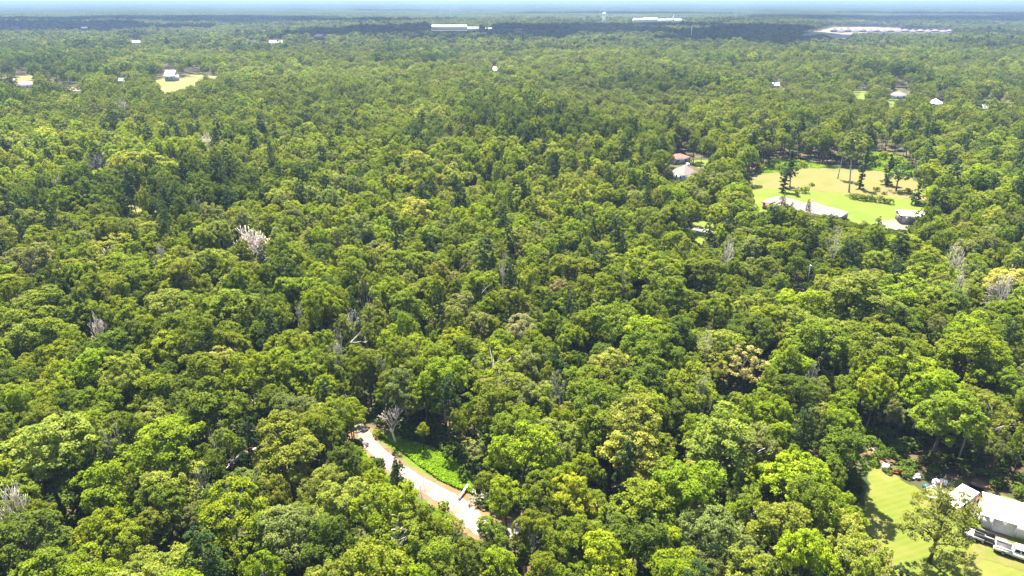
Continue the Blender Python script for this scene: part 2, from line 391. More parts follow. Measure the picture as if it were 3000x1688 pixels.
ribbon('gravel_road', RC, [2.6, 2.6, 2.7, 2.8, 3.0, 3.2, 3.2, 3.4, 3.8, 3.6, 3.2, 3.0, 2.8, 2.8, 2.8], M['gravel'], .10, .18, 42)

# ------------------------------------------------------------------ tree forms
def fan(n, rng, zmin=-1.0):
    v = rng.normal(size=(n * 3, 3)); v /= np.linalg.norm(v, axis=1)[:, None]
    v = v[v[:, 2] > zmin]
    return v[:n] if len(v) >= n else np.vstack([v, v])[:n]

def leaves_from(c, rc, out, nleaf, size, rng, flat=0.75):
    """clump centres (n,3), radii (n,), outward directions (n,3) -> quads of leaves spread over each clump's dome"""
    n = len(c); N = n * nleaf
    d = rng.normal(size=(N, 3)); d /= np.linalg.norm(d, axis=1)[:, None]
    o = np.repeat(out, nleaf, 0); d = d + o * .75 + np.array([0, 0, .35]); d /= np.linalg.norm(d, axis=1)[:, None]
    rr = np.repeat(rc, nleaf)[:, None] * rng.uniform(.45, 1.05, (N, 1))
    p = np.repeat(c, nleaf, 0) + d * rr * np.array([1, 1, flat])
    nrm = d * .6 + rng.normal(size=(N, 3)) * .42 + np.array([0, 0, .45]); nrm /= np.linalg.norm(nrm, axis=1)[:, None]
    a = np.cross(nrm, rng.normal(size=(N, 3))); a /= np.linalg.norm(a, axis=1)[:, None]
    b = np.cross(nrm, a)
    s = size * rng.uniform(.6, 1.35, (N, 1)); t = s * rng.uniform(.55, .9, (N, 1))
    bend = nrm * s * .18
    v = np.stack([p - a * s * .5 - bend, p - b * t * .5, p + a * s * .5 - bend, p + b * t * .5], 1).reshape(-1, 3)
    f = np.arange(N * 4).reshape(N, 4)
    lv = np.clip(np.repeat(rng.random(n), nleaf) * .55 + rng.random(N) * .45, 0, 1)
    return v, f, lv

def crown_lobes(style, rng, R, H):
    """lobe centres, radii"""
    if style == 'ragged':
        n = 24; d = fan(n, rng, -.45); k = rng.uniform(.35, .92, (n, 1)); c = d * k * np.array([R * rng.uniform(.85, 1.15), R * rng.uniform(.8, 1.1), .40 * H]) + np.array([0, 0, .58 * H])
        r = rng.uniform(.18, .36, n) * R
    elif style in ('round', 'spread', 'tall', 'lacy', 'lawn'):
        zc, sz = {'round': (.64, .34), 'spread': (.70, .27), 'tall': (.60, .40), 'lacy': (.60, .38), 'lawn': (.48, .44)}[style]
        n = {'round': 13, 'spread': 15, 'tall': 14, 'lacy': 12, 'lawn': 20}[style]
        d = fan(n, rng, -.35)
        k = rng.uniform(.5, .74, (n, 1))
        c = d * k * np.array([R, R, sz * H]) + np.array([0, 0, zc * H])
        c[:, :2] += rng.normal(size=(n, 2)) * .05 * R
        r = rng.uniform(.30, .46, n) * R
        c = np.vstack([c, [[0, 0, (zc + sz * .25) * H]]]); r = np.append(r, .5 * R)
    elif style == 'pine':
        n = 16; z = np.linspace(.56, .97, n) + rng.uniform(-.02, .02, n); an = rng.uniform(0, 6.28, n)
        rr = R * (1.0 - ((z - .56) / .42) ** 1.5 * .8) * rng.uniform(.35, .75, n)
        c = np.stack([rr * np.cos(an), rr * np.sin(an), z * H], 1); r = R * rng.uniform(.26, .42, n)
    elif style == 'column':
        n = 30; z = np.linspace(.05, .96, n); an = rng.uniform(0, 6.28, n)
        prof = .85 - .45 * z + .25 * np.sin(z * 9 + rng.uniform(0, 6))
        rr = R * prof * rng.uniform(.2, .6, n); c = np.stack([rr * np.cos(an), rr * np.sin(an), z * H], 1)
        r = R * prof * rng.uniform(.3, .55, n)
    elif style == 'conifer':
        n = 16; z = np.linspace(.05, .97, n); an = rng.uniform(0, 6.28, n)
        rr = R * (1 - z) * .62; c = np.stack([rr * np.cos(an), rr * np.sin(an), z * H], 1)
        r = R * np.maximum((1 - z) * .55, .12)
    else:                                            # bush
        n = 9; d = fan(n, rng, -.05); c = d * np.array([R * .6, R * .6, H * .45]) + np.array([0, 0, H * .35]); r = R * rng.uniform(.3, .5, n)
    return c, r

def make_form(style, seed, R=5.0, H=17.0, clumps=13, nleaf=34, size=.46, keep=1.0):
    """crown leaves (v,f,lv) and the woody frame (MB)"""
    rng = np.random.default_rng(seed)
    lc, lr = crown_lobes(style, rng, R, H)
    mid = np.array([0, 0, lc[:, 2].mean()])
    cc, cr, co = [], [], []
    for c, r in zip(lc, lr):
        k = max(4, int(clumps * (r / (.38 * R)) ** 1.4))
        d = fan(k, rng, -.55)
        if len(d) == 0: continue
        p = c + d * r * rng.uniform(.72, 1.02, (len(d), 1)) * np.array([1, 1, .85])
        # leave out clumps buried inside other lobes
        dist = np.linalg.norm(p[:, None] - lc[None], axis=2) / lr[None]
        ok = (dist < .66).sum(1) == 0
        p, d = p[ok], d[ok]
        if keep < 1: q = rng.random(len(p)) < keep; p, d = p[q], d[q]
        o = p - mid; o /= np.linalg.norm(o, axis=1)[:, None] + 1e-6
        cc.append(p); cr.append(rng.uniform(.11, .20, len(p)) * R * (1 if style not in ('column', 'conifer') else .75)); co.append(d * .5 + o * .5)
    cc, cr, co = np.vstack(cc), np.concatenate(cr), np.vstack(co)
    v, f, lv = leaves_from(cc, cr, co, nleaf, size, rng)
    wood = MB(); rs = random.Random(seed)
    top = {'pine': .97, 'column': .9, 'conifer': .95, 'bush': .35}.get(style, .66)
    tr = {'bush': .06, 'column': .2, 'conifer': .16, 'pine': .24}.get(style, .30)
    n = 6; path = [Vector((0, 0, -.3))]
    for i in range(1, n + 1):
        path.append(Vector((rs.uniform(-.25, .25) * i / n * (R / 5), rs.uniform(-.25, .25) * i / n * (R / 5), top * H * i / n)))
    wood.tube(path, [tr * (1.25 if i == 0 else 1 - .72 * i / n) for i in range(n + 1)], 7)
    for c, r in list(zip(lc, lr))[:(16 if style in ('pine',) else 12)]:
        c = Vector(c)
        zz = min(c.z - .18 * H, top * H * .9) if style not in ('pine', 'column', 'conifer') else c.z - .02 * H
        zz = max(zz, .08 * H); i = min(int(zz / (top * H) * n), n - 1); t = zz / (top * H) * n - i
        s = path[i].lerp(path[i + 1], min(max(t, 0), 1))
        m_ = s.lerp(c, .55) + Vector((0, 0, .02 * H)); r0 = tr * .42
        wood.tube([s, m_, c, c + (c - m_) * .35], [r0, r0 * .7, r0 * .45, r0 * .2], 5, False)
    return (v, f, lv), wood

def make_dead(seed, R=5.0, H=15.0, depth=5, spread=.62, r0=.28, up=.15, first=.33, thin=.72, rmin=.07, lr=(.66, .98)):
    """bare branching tree"""
    rs = random.Random(seed); mb = MB()
    def grow(p, d, L, r, lev):
        r = max(r, rmin); pts, rad = [p], [r]; n = 3
        for i in range(n):
            d = (d + Vector((rs.gauss(0, .12), rs.gauss(0, .12), rs.gauss(0, .08) + up * .12))).normalized()
            p = p + d * (L / n); pts.append(p); rad.append(r * (1 - (1 - thin) * (i + 1) / n))
        mb.tube(pts, rad, 6 if lev < 2 else 4 if lev < 4 else 3, lev == depth)
        if lev >= depth: return
        k = rs.choice((2, 3, 3)) if lev else rs.choice((3, 4))
        for q in range(k):
            an = 2 * math.pi * (q + rs.random() * .7) / k
            a = d.orthogonal().normalized(); b = d.cross(a)
            nd = (d + (a * math.cos(an) + b * math.sin(an)) * spread * rs.uniform(.6, 1.35) + Vector((0, 0, up))).normalized()
            grow(p, nd, L * rs.uniform(*lr), rad[-1] * rs.uniform(.55, .8), lev + 1)
    grow(Vector((0, 0, -.2)), Vector((rs.uniform(-.08, .08), rs.uniform(-.08, .08), 1)), H * first, r0, 0)
    v = np.array(mb.v); z = v[:, 2].max(); v[:, 2] *= H / z
    rad = np.percentile(np.hypot(v[:, 0], v[:, 1]), 97); v[:, :2] *= np.where(v[:, 2:3] > H * first * .8, R / rad, 1 + 0 * v[:, 2:3])
    mb.v = [tuple(q) for q in v]
    return mb

BROAD = [('round', 1), ('round', 2), ('spread', 3), ('spread', 4), ('tall', 5), ('tall', 6), ('round', 7), ('spread', 8), ('tall', 9), ('round', 10), ('lacy', 11), ('lacy', 12), ('ragged', 13), ('ragged', 14), ('ragged', 15), ('ragged', 16), ('ragged', 17)]
RN, HN = 5.0, 17.0
FORM = []                # near forms: crown mesh, trunk mesh (shared by the individual trees)
SRC = bpy.data.collections.new('forest_forms')        # not linked to the scene: forms that the forest scatters
def add_src(v, f, lv, wood, leafmat):
    wv, wf = (wood.v, wood.f) if wood else ([], [])
    n = len(v); V = np.vstack([v, np.array(wv)]) if wv else v
    F = [tuple(q) for q in f.tolist()] + [tuple(i + n for i in q) for q in wf]
    me = mesh_np('forest_form', V, F, (leafmat, M['bark']), [0] * len(f) + [1] * len(wf), attr=list(lv) + [0.5] * len(wf))
    o = bpy.data.objects.new('form_%03d' % len(SRC.objects), me); SRC.objects.link(o)
    return len(SRC.objects) - 1
SRC_NEAR, SRC_MID, SRC_FAR, SRC_PINE = [], [], [], []
for st, sd_ in BROAD:
    lac = st == 'lacy'
    (v, f, lv), wood = make_form(st, sd_, RN, HN, 19, 50 if not lac else 38, .34, .62 if lac else 1.0)
    FORM.append((mesh_np('crown', v, f, (M['leaf'],), attr=lv), wood.mesh('trunk', M['bark_pale' if sd_ % 3 == 0 else 'bark'])))
    SRC_NEAR.append(add_src(v, f, lv, wood, M['leaf_forest']))
PINEF = []
for sd_ in (21, 22, 23):
    (v, f, lv), wood = make_form('pine', sd_, 3.6, 23.0, 12, 46, .30)
    PINEF.append((mesh_np('crown', v, f, (M['leaf'],), attr=lv), wood.mesh('trunk', M['bark'])))
    SRC_PINE.append(add_src(v, f, lv, wood, M['leaf_forest']))
for i, (st, sd_) in enumerate(BROAD[:9] + BROAD[12:16]):
    (v, f, lv), wood = make_form(st, 100 + sd_, RN, HN, 12, 20, .56); SRC_MID.append(add_src(v, f, lv, None, M['leaf_forest']))
    (v, f, lv), wood = make_form(st, 200 + sd_, RN, HN, 7, 5, 1.55); SRC_FAR.append(add_src(v, f, lv, None, M['leaf_forest']))
def patch(seed, size, n, R, H, quads, qs):
    rng = np.random.default_rng(seed); V, F, L = [], [], []; k = 0
    for i in range(n):
        c = np.array([rng.uniform(-.5, .5) * size, rng.uniform(-.5, .5) * size, 0]); h = H * rng.uniform(.72, 1.12); r = R * rng.uniform(.7, 1.2)
        d = fan(quads, rng, -.2); p = c + d * np.array([r, r, h * .38]) * .8 + np.array([0, 0, h * .62])
        v, f, lv = leaves_from(p, np.full(len(p), r * .25), d, 1, qs, rng)
        V.append(v); F.append(f + k); k += len(v); L.append(np.clip(lv * .4 + rng.random() * .6, 0, 1))
    return np.vstack(V), np.vstack(F), np.concatenate(L)
SRC_BUSH = []
for i in range(4):
    (v, f, lv), wood = make_form('bush', 600 + i, 2.0, 2.2, 11, 22, .34); SRC_BUSH.append(add_src(v, f, lv, None, M['leaf_forest']))
SRC_P1 = [add_src(*patch(300 + i, 130, 210, 5.4, 17, 26, 3.2), None, M['leaf_forest']) for i in range(4)]
SRC_P2 = [add_src(*patch(320 + i, 420, 260, 17, 18, 14, 12.0), None, M['leaf_forest']) for i in range(3)]

# ------------------------------------------------------------------ where the trees stand
PAL = {'mid': (.124, .164, .012), 'dark': (.078, .118, .012), 'bright': (.178, .222, .009), 'olive': (.172, .190, .020), 'grey': (.138, .166, .042),
       'pale': (.182, .214, .030), 'yellow': (.25, .265, .05), 'tan': (.230, .212, .10), 'lime': (.150, .202, .009)}
PKEY = list(PAL)
LIST = [  # crowns that stand out in the photograph: pixel of the crown's middle, its width, colour
 (211,821,120,'olive'),(351,852,95,'bright'),(370,796,130,'lime'),(102,778,120,'grey'),(118,840,90,'dark'),(31,725,70,'bright'),(31,865,80,'bright'),(295,740,130,'olive'),
 (484,790,80,'bright'),(621,793,100,'pale'),(674,849,85,'olive'),(93,924,150,'mid'),(236,930,100,'dark'),(342,930,90,'lime'),(512,924,140,'pale'),(668,927,170,'mid'),
 (761,902,110,'dark'),(512,985,130,'mid'),(155,985,140,'mid'),(329,1023,60,'bright'),(484,1060,120,'bright'),(652,1079,100,'yellow'),(745,1125,150,'bright'),(186,1078,120,'bright'),
 (497,1133,100,'dark'),(683,1026,120,'mid'),(348,1132,90,'olive'),(111,1254,110,'mid'),(297,1217,120,'lime'),(445,1235,115,'pale'),(594,1213,180,'mid'),(130,1328,200,'pale'),
 (315,1290,140,'mid'),(482,1343,200,'lime'),(508,1432,150,'pale'),(716,1432,110,'grey'),(208,1385,120,'mid'),(327,1447,140,'lime'),(297,1566,120,'bright'),(111,1595,190,'dark'),
 (493,1495,130,'mid'),(230,1662,110,'bright'),(460,1580,100,'olive'),(687,1521,170,'bright'),(761,1614,150,'mid'),(650,1373,100,'dark'),(835,1318,190,'olive'),(860,1209,120,'grey'),
 (674,1225,120,'mid'),(1008,1358,105,'dark'),(1010,1214,100,'lime'),(823,1473,90,'olive'),(990,1487,150,'pale'),(1140,1510,180,'lime'),(860,1588,170,'grey'),(990,1605,170,'dark'),
 (1157,1600,190,'mid'),(1082,1672,100,'bright'),(1287,1632,150,'mid'),(1385,1660,110,'mid'),(1456,1198,150,'mid'),(1530,1320,170,'lime'),(1641,1247,85,'lime'),(1734,1187,150,'mid'),
 (1845,1261,180,'pale'),(1882,1190,130,'mid'),(1979,1232,100,'dark'),(1857,1338,180,'pale'),(2105,1310,220,'pale'),(1652,1417,105,'lime'),(1719,1391,95,'lime'),(1827,1410,95,'mid'),
 (2001,1447,210,'lime'),(1882,1515,190,'mid'),(2075,1580,150,'grey'),(2161,1447,100,'mid'),(1485,1478,110,'lime'),(1585,1458,95,'mid'),(1560,1580,110,'mid'),(1456,1597,140,'grey'),
 (1640,1610,130,'mid'),(1719,1568,120,'mid'),(1850,1590,160,'dark'),(1949,1594,120,'bright'),(1456,1680,120,'lime'),(1585,1680,120,'mid'),(1771,1668,140,'bright'),(2050,1675,110,'grey'),
 (2308,1417,165,'lime'),(2284,1567,185,'olive'),(2467,1564,125,'pale'),(2540,1655,120,'pale'),(2337,1169,130,'dark'),(2495,1177,150,'mid'),(2649,1242,170,'mid'),(2763,1201,150,'mid'),
 (2680,1310,120,'mid'),(2790,1320,160,'mid'),(2890,1340,170,'lime'),(2960,1300,150,'mid'),(2930,1400,110,'bright'),(1791,1088,90,'yellow'),(1648,861,80,'tan'),(1530,973,80,'tan'),
 (1318,830,60,'tan'),(2955,834,120,'yellow'),(1760,1135,120,'mid'),(2380,1010,150,'mid'),(2340,900,120,'bright'),(2520,880,190,'pale'),(2460,850,110,'pale'),(2690,1090,140,'bright'),
 (2600,1040,160,'mid'),(2860,1060,150,'lime'),(2830,980,110,'lime'),(2640,860,140,'lime'),(1900,1000,130,'lime'),(1960,880,140,'mid'),(1800,960,150,'mid'),(1450,1080,150,'lime'),
 (1300,1110,140,'lime'),(1180,1060,120,'mid'),(1200,900,110,'mid'),(1330,920,120,'grey'),(1100,1170,110,'dark'),(1320,1010,110,'bright'),(1260,850,90,'mid'),(1400,850,110,'lime'),
 (420,490,110,'olive'),(515,500,70,'bright'),(1000,780,70,'bright'),(880,860,120,'mid'),(940,830,90,'lime'),(1180,780,120,'mid'),(2100,930,110,'mid'),(1690,800,130,'mid'),
 (1900,800,150,'lime'),(2050,800,120,'mid'),(1760,870,130,'lime'),(1500,900,100,'mid'),(600,880,90,'mid'),(420,940,80,'mid'),(60,1010,110,'pale'),(60,1180,110,'lime'),
 (180,1170,110,'lime'),(570,1120,80,'mid'),(2200,1230,90,'mid'),(2260,1290,110,'lime'),(2180,1520,110,'mid'),(1350,1250,60,'mid'),(1440,1330,90,'lime'),(1180,1230,70,'lime'),
]
DEAD = [  # crown middle in the photo, height, crown radius, wood, label, form
        (753, 704, 18, 8.20, 'deadwood', 'fan-shaped bleached pinkish dead tree in the forest canopy', 0, 61, dict(depth=6, spread=.46, first=.10, up=.12, rmin=.085, lr=(.8, 1.05))),
        (26, 1468, 18.3, 4.60, 'deadwood', 'large bleached white dead tree at the left edge of the picture', 0, 62, dict(depth=5, spread=.40, first=.20, up=.22, rmin=.06, lr=(.75, 1.05))),
        (1076, 863, 24.4, 2.59, 'deadwood_grey', 'tall forked dead snag with a long bare trunk among green crowns', 0, 63, dict(depth=4, spread=.6, first=.5, r0=.34)),
        (1035, 952, 15.86, 2.45, 'deadwood_grey', 'shorter forked dead snag in front of the tall forked one', 0, 64, dict(depth=4, spread=.5, first=.4, r0=.32)),
        (882, 924, 14, 1.87, 'deadwood_grey', 'small crooked dead snag between the sandy patch and the tall forked snag', 0, 65, dict(depth=4, spread=.7, first=.5)),
        (996, 1021, 18.3, 2.45, 'deadwood_grey', 'pale spiky dead treetop above the hidden end of the road', 0, 66, dict(depth=5, spread=.5, first=.4)),
        (1152, 1214, 9, 2.4, 'deadwood', 'pale forked dead tree leaning over the upper end of the gravel road', 0, 67, dict(depth=4, spread=.6, first=.4)),
        (286, 975, 17.08, 2.02, 'deadwood', 'small clump of pale dead twigs among bright green crowns, left side', 0, 68, dict(depth=5, spread=.4, first=.4)),
        (2452, 705, 18.3, 2.59, 'deadwood', 'pale branchy dead tree just beyond the dark gap with the pole', 0, 69, dict(depth=5, spread=.5, first=.35)),
        (2799, 768, 18.3, 3.02, 'deadwood', 'bushy pale dead treetop towards the right edge, above the forked ones', 0, 70, dict(depth=5, spread=.6, first=.3)),
        (2804, 832, 19.52, 2.59, 'deadwood', 'thin forked white dead tree left of the larger bare-limbed one', 0, 71, dict(depth=4, spread=.45, first=.45)),
        (2938, 841, 20.74, 3.60, 'deadwood', 'large white bare-limbed dead tree near the right edge', 0, 72, dict(depth=5, spread=.5, first=.35)),
        (468, 757, 17.08, 2.16, 'deadwood_grey', 'slim grey dead tree standing in the middle left canopy', 0, 73, dict(depth=5, spread=.45, first=.4)),
        (588, 595, 20.74, 2.30, 'deadwood', 'white dead trunk forking like a Y beside a dark shaded crown', 0, 74, dict(depth=3, spread=.5, first=.5)),
        (165, 539, 19.52, 2.59, 'deadwood', 'white forked dead tree near the left edge beyond the dry clearing', 0, 75, dict(depth=4, spread=.5, first=.4)),
        (285, 473, 18.3, 6.00, 'deadwood_grey', 'wide grey leafless crown on the left, beside the olive-tinged tree', 0, 76, dict(depth=5, spread=.5, first=.25)),
        (360, 313, 20.74, 6.50, 'deadwood_grey', 'pale grey leafless crown far off on the left, smallest of the bare crowns', 0, 77, dict(depth=5, spread=.55, first=.25)),
        (625, 416, 19.52, 6.00, 'deadwood', 'pale bare crown standing left of the half-hidden white wall', 0, 78, dict(depth=5, spread=.5, first=.28)),
        (1470, 786, 18.3, 1.73, 'deadwood', 'narrow white dead tree in shade left of the tan-brown crown', 0, 79, dict(depth=5, spread=.35, first=.45)),
        (1825, 840, 18.3, 2.16, 'deadwood_grey', 'grey broken dead snag with a side limb over an orange soil spot', 0, 80, dict(depth=4, spread=.7, first=.45)),
        (2060, 1145, 17.08, 2.30, 'deadwood_grey', 'bare grey dead tree with short side limbs in front of the straw-yellow tree', 0, 81, dict(depth=4, spread=.8, first=.5)),
        (2120, 741, 18.3, 3.02, 'deadwood', 'thin white bare branches fanning out over the middle right canopy', 0, 82, dict(depth=5, spread=.55, first=.35)),
        (2066, 993, 17.08, 2.16, 'deadwood_grey', 'grey leafless tree with drooping limbs left of the straw-yellow tree', 0, 83, dict(depth=5, spread=.6, first=.4)),
        (1640, 1149, 17.08, 2.02, 'deadwood_grey', 'pale leaning bare stem among crowns right of the grass verge', 0, 84, dict(depth=4, spread=.4, first=.5)),
        (330, 1297, 17.08, 2.02, 'deadwood_grey', 'grey bare stem with one long rising limb in a dark hollow', 0, 85, dict(depth=4, spread=.6, first=.5)),
        (625, 1303, 16.47, 3.00, 'deadwood_grey', 'dead snag with white splayed limbs left of the big yellow-olive tree', 0, 86, dict(depth=4, spread=.7, first=.5)),
        (600, 1420, 15.86, 1.87, 'deadwood', 'white forked dead limb rising between bright green crowns at the lower left', 0, 87, dict(depth=4, spread=.5, first=.45)),
        (1191, 1447, 14, 1.30, 'deadwood_grey', 'left of two small dead twiggy tops below the gravel road', 0, 88, dict(depth=5, spread=.5, first=.5)),
        (1236, 1447, 14, 1.30, 'deadwood', 'right of two small dead twiggy tops below the gravel road', 0, 89, dict(depth=5, spread=.45, first=.5)),
        (2365, 1099, 15.86, 1.87, 'deadwood_grey', 'grey spindly dead tree above the reddish soil gap', 0, 90, dict(depth=5, spread=.45, first=.45))]
SPECIAL = [  # (px of base, py of base, radius m, height m, colour, form, label)
 (2459, 1466, 5.0, 15.0, 'dark', 0, 'big dark rounded tree standing out along the edge of the sunlit lawn'),
 (2172, 1165, 5.2, 13.5, 'yellow', 10, 'pale straw-yellow thin-leaved tree above a patch of bare sandy soil'),
]
X, Y, RR, HH, CI, SPC = [], [], [], [], [], []
for (px, py, wd, c) in LIST:
    r = 4.0
    for _ in range(3):
        h = min(max(8.0 + 1.7 * r, 9.5), 21); q = P(px, py, .62 * h); D = math.sqrt(q.x ** 2 + q.y ** 2 + (CAM_H - q.z) ** 2); r = wd / 2 * D / FPX
    X.append(q.x); Y.append(q.y); RR.append(r * 1.04); HH.append(h); CI.append(PKEY.index(c)); SPC.append(-1)
for i, (px, py, r, h, c, fo, lab) in enumerate(SPECIAL):
    q = P(px, py); X.append(q.x); Y.append(q.y); RR.append(r); HH.append(h); CI.append(PKEY.index(c)); SPC.append(i)
nlist = len(X)
LX, LY, LR = np.array(X), np.array(Y), np.array(RR)

def sector(y0, y1, s, seed, jit=.42, marg=1.22, extra=70):
    rng = np.random.default_rng(seed); xm = .713 * y1 * marg + extra
    gx, gy = np.meshgrid(np.arange(-xm, xm, s), np.arange(y0, y1, s * .87)); gx = gx + (np.arange(gx.shape[0])[:, None] % 2) * s * .5
    gx = gx.ravel() + rng.uniform(-jit, jit, gx.size) * s; gy = gy.ravel() + rng.uniform(-jit, jit, gy.size) * s
    ok = np.abs(gx) < .713 * gy * marg + extra
    return gx[ok], gy[ok]
fx, fy = [], []
for (a, b, s, sd_) in ((22, 260, 4.8, 1), (260, 620, 5.8, 2), (620, 1300, 8.0, 3), (1300, 3100, 10.2, 4)):
    x_, y_ = sector(a, b, s, sd_); fx.append(x_); fy.append(y_)
fx, fy = np.concatenate(fx), np.concatenate(fy); n = len(fx)
u = RNG.random(n); big = vnoise(fx, fy, 38, 5); lum = vnoise(fx, fy, 90, 6)
fr = 2.3 + 2.6 * RNG.random(n) ** 1.4 + (big - .5) * 1.8
fr = np.where(fy > 620, fr * 1.28, fr); fr = np.where(fy > 1300, fr * 1.25, fr)
fh = np.clip(8.5 + 1.75 * fr + RNG.normal(0, 1.6, n) + (lum - .5) * 9, 7.5, 26)
under = u < .22; fr = np.where(under, fr * .62, fr); fh = np.where(under, fh * .6, fh)
# colours in loose drifts
cw = RNG.random(n) * .75 + vnoise(fx, fy, 30, 9) * .25 + (vnoise(fx, fy, 140, 10) - .5) * .25
fc = np.select([cw < .16, cw < .50, cw < .68, cw < .79, cw < .89, cw < .95, cw < .985], [1, 0, 8, 5, 4, 2, 3], 6)
stand = (vnoise(fx, fy, 130, 41) > .74) & (fy > 240); fh = np.where(stand, fh + 4, fh); fc = np.where(stand & (RNG.random(n) < .75), 1, fc)
keep = np.ones(n, bool)
near = fy < 420
ix = np.where(near)[0]
for k in range(nlist):
    dd = np.hypot(fx[ix] - LX[k], fy[ix] - LY[k]); keep[ix[dd < .62 * LR[k] + .5 * fr[ix]]] = False
VERGE_SUN = [(1150, 1320), (1210, 1345), (1290, 1385), (1345, 1400), (1350, 1435), (1290, 1415), (1220, 1375)]
LAWN_SUN = [(2550, 1390), (2580, 1392), (2640, 1428), (2713, 1468), (2760, 1485), (2800, 1505), (2880, 1520), (3060, 1590), (3060, 1720), (2640, 1720), (2620, 1637), (2582, 1582), (2545, 1545), (2552, 1480), (2566, 1419)]
ROAD_SUN = [(1058, 1290), (1064, 1266), (1080, 1268), (1108, 1295), (1170, 1340), (1270, 1402), (1335, 1430), (1365, 1480), (1280, 1460), (1200, 1420), (1130, 1370)]
ROOF_SUN = [(2886, 1505), (2900, 1462), (3060, 1512), (3060, 1562)]; LEAN_SUN = [(2766, 1458), (2784, 1428), (2822, 1440), (2808, 1484)]
def shading(x, y, r, h):
    bad = np.zeros(len(x), bool)
    for oz in (.5, .7, .9):
        for ox, oy in ((0, 0), (-.6, 0), (.6, 0), (0, -.6)):
            k = -oz * h / math.tan(SUN_EL); px, py, _ = proj(x + ox * r + k * math.sin(SUN_AZ), y + oy * r + k * math.cos(SUN_AZ), 0 * x)
            for poly in (LAWN_SUN, ROAD_SUN, VERGE_SUN): bad |= inpoly(px, py, poly)
            k = -(oz * h - 3) / math.tan(SUN_EL); px, py, _ = proj(x + ox * r + k * math.sin(SUN_AZ), y + oy * r + k * math.cos(SUN_AZ), 0 * x + 3)
            for poly in (ROOF_SUN, LEAN_SUN): bad |= inpoly(px, py, poly)
    return bad
def blocked_by(x, y, r, h, polys):
    bad = np.zeros(len(x), bool)
    for (ox, oz) in ((0, 1.0), (0, .62), (-.8, .62), (.8, .62), (-.55, .88), (.55, .88), (0, .3), (0, 0)):
        px, py, _ = proj(x + ox * r, y, oz * h)
        for poly, md in polys: bad |= inpoly(px, py, poly) & (y < md)
    return bad
def blocked(x, y, r, h):
    bad = np.zeros(len(x), bool); nr = y < 300; bad[nr] = shading(x[nr], y[nr], r[nr], h[nr])
    S = [(0, 0, 1.0), (0, 0, .62), (-.8, 0, .62), (.8, 0, .62), (-.55, 0, .88), (.55, 0, .88), (0, 0, .30), (-.6, 0, .42), (.6, 0, .42), (0, 0, 0)]
    for (ox, oy, oz) in S:
        px, py, _ = proj(x + ox * r, y, oz * h)
        for poly, md in CLEAR:
            xs = [q[0] for q in poly]; ys = [q[1] for q in poly]
            m_ = (px > min(xs)) & (px < max(xs)) & (py > min(ys)) & (py < max(ys)) & (y < md) & ~bad
            if m_.any():
                i_ = np.where(m_)[0]; bad[i_] |= inpoly(px[i_], py[i_], poly)
    px, py, _ = proj(x, y, 0 * x)
    for poly in GROUND_OPEN:
        xs = [q[0] for q in poly]; ys = [q[1] for q in poly]
        m_ = (px > min(xs)) & (px < max(xs)) & (py > min(ys)) & (py < max(ys)) & ~bad
        if m_.any():
            i_ = np.where(m_)[0]; bad[i_] |= inpoly(px[i_], py[i_], poly)
    return bad
# far buildings and their open foreground: picture rectangle, distance
FAR = []
def far_clear(x0, y0, x1, y1, dist): CLEAR.append(([(x0, y0), (x1, y0), (x1, y1), (x0, y1)], dist))
for r_ in ((1262, 73, 1404, 89, 2330), (1418, 81, 1442, 87, 2330), (1506, 82, 1532, 95, 2150), (32, 77, 58, 88, 2400), (235, 79, 257, 88, 2400), (380, 118, 412, 128, 1560), (576, 112, 590, 121, 1560),
           (718, 122, 758, 129, 1500), (786, 119, 828, 128, 1520), (920, 106, 955, 116, 1760), (1762, 34, 1776, 58, 2600), (1852, 49, 2000, 63, 3300), (2020, 78, 2028, 104, 1730),
           (2436, 80, 2790, 96, 2190), (2262, 243, 2285, 256, 800), (2614, 268, 2662, 287, 700), (2731, 290, 2762, 306, 640), (2866, 307, 2892, 321, 620), (343, 228, 362, 242, 860), (2988, 1112, 3010, 1140, 172), (1178, 183, 1196, 193, 960), (1444, 196, 1456, 208, 900), (1072, 182, 1086, 190, 980), (1136, 138, 1150, 148, 1300)):
    far_clear(*r_)
for (px_, py_, h_, r_, *_r) in DEAD:
    q = P(px_, py_, .72 * h_); a_, b_, dp = proj(q.x, q.y, h_); _, c_, _ = proj(q.x, q.y, .58 * h_); hw = .55 * r_ * FPX / dp
    CLEAR.append(([(a_ - hw, b_), (a_ + hw, b_), (a_ + hw * .6, c_), (a_ - hw * .6, c_)], q.y))
VERGE_SUN = [(1150, 1320), (1210, 1345), (1290, 1385), (1345, 1400), (1350, 1435), (1290, 1415), (1220, 1375)]
lk = ~(blocked_by(LX, LY, LR, np.array(HH), [(ROAD_VIS, 1e9), (VERGE_VIS, 1e9)])) & ~(shading(LX, LY, LR, np.array(HH)) & (np.array(SPC) < 0) & (LY < 300))
LX, LY, LR = LX[lk], LY[lk], LR[lk]; HH = list(np.array(HH)[lk]); CI = list(np.array(CI)[lk]); SPC = list(np.array(SPC)[lk]); nlist = len(LX)
keep &= ~((vnoise(fx, fy, 34, 31) < .10) & (fy > 260))
bad = blocked(fx, fy, fr, fh)
for k_ in (.72, .52, .38):                      # where a tall crown would hide an open place a smaller tree grows
    ix = np.where(bad)[0]; r2, h2 = fr[ix] * max(k_, .5), fh[ix] * k_; b2 = blocked(fx[ix], fy[ix], r2, h2)
    g_ = ix[~b2]; fr[g_] = r2[~b2]; fh[g_] = h2[~b2]; bad[g_] = False
keep &= ~bad
fx, fy, fr, fh, fc = fx[keep], fy[keep], fr[keep], fh[keep], fc[keep]
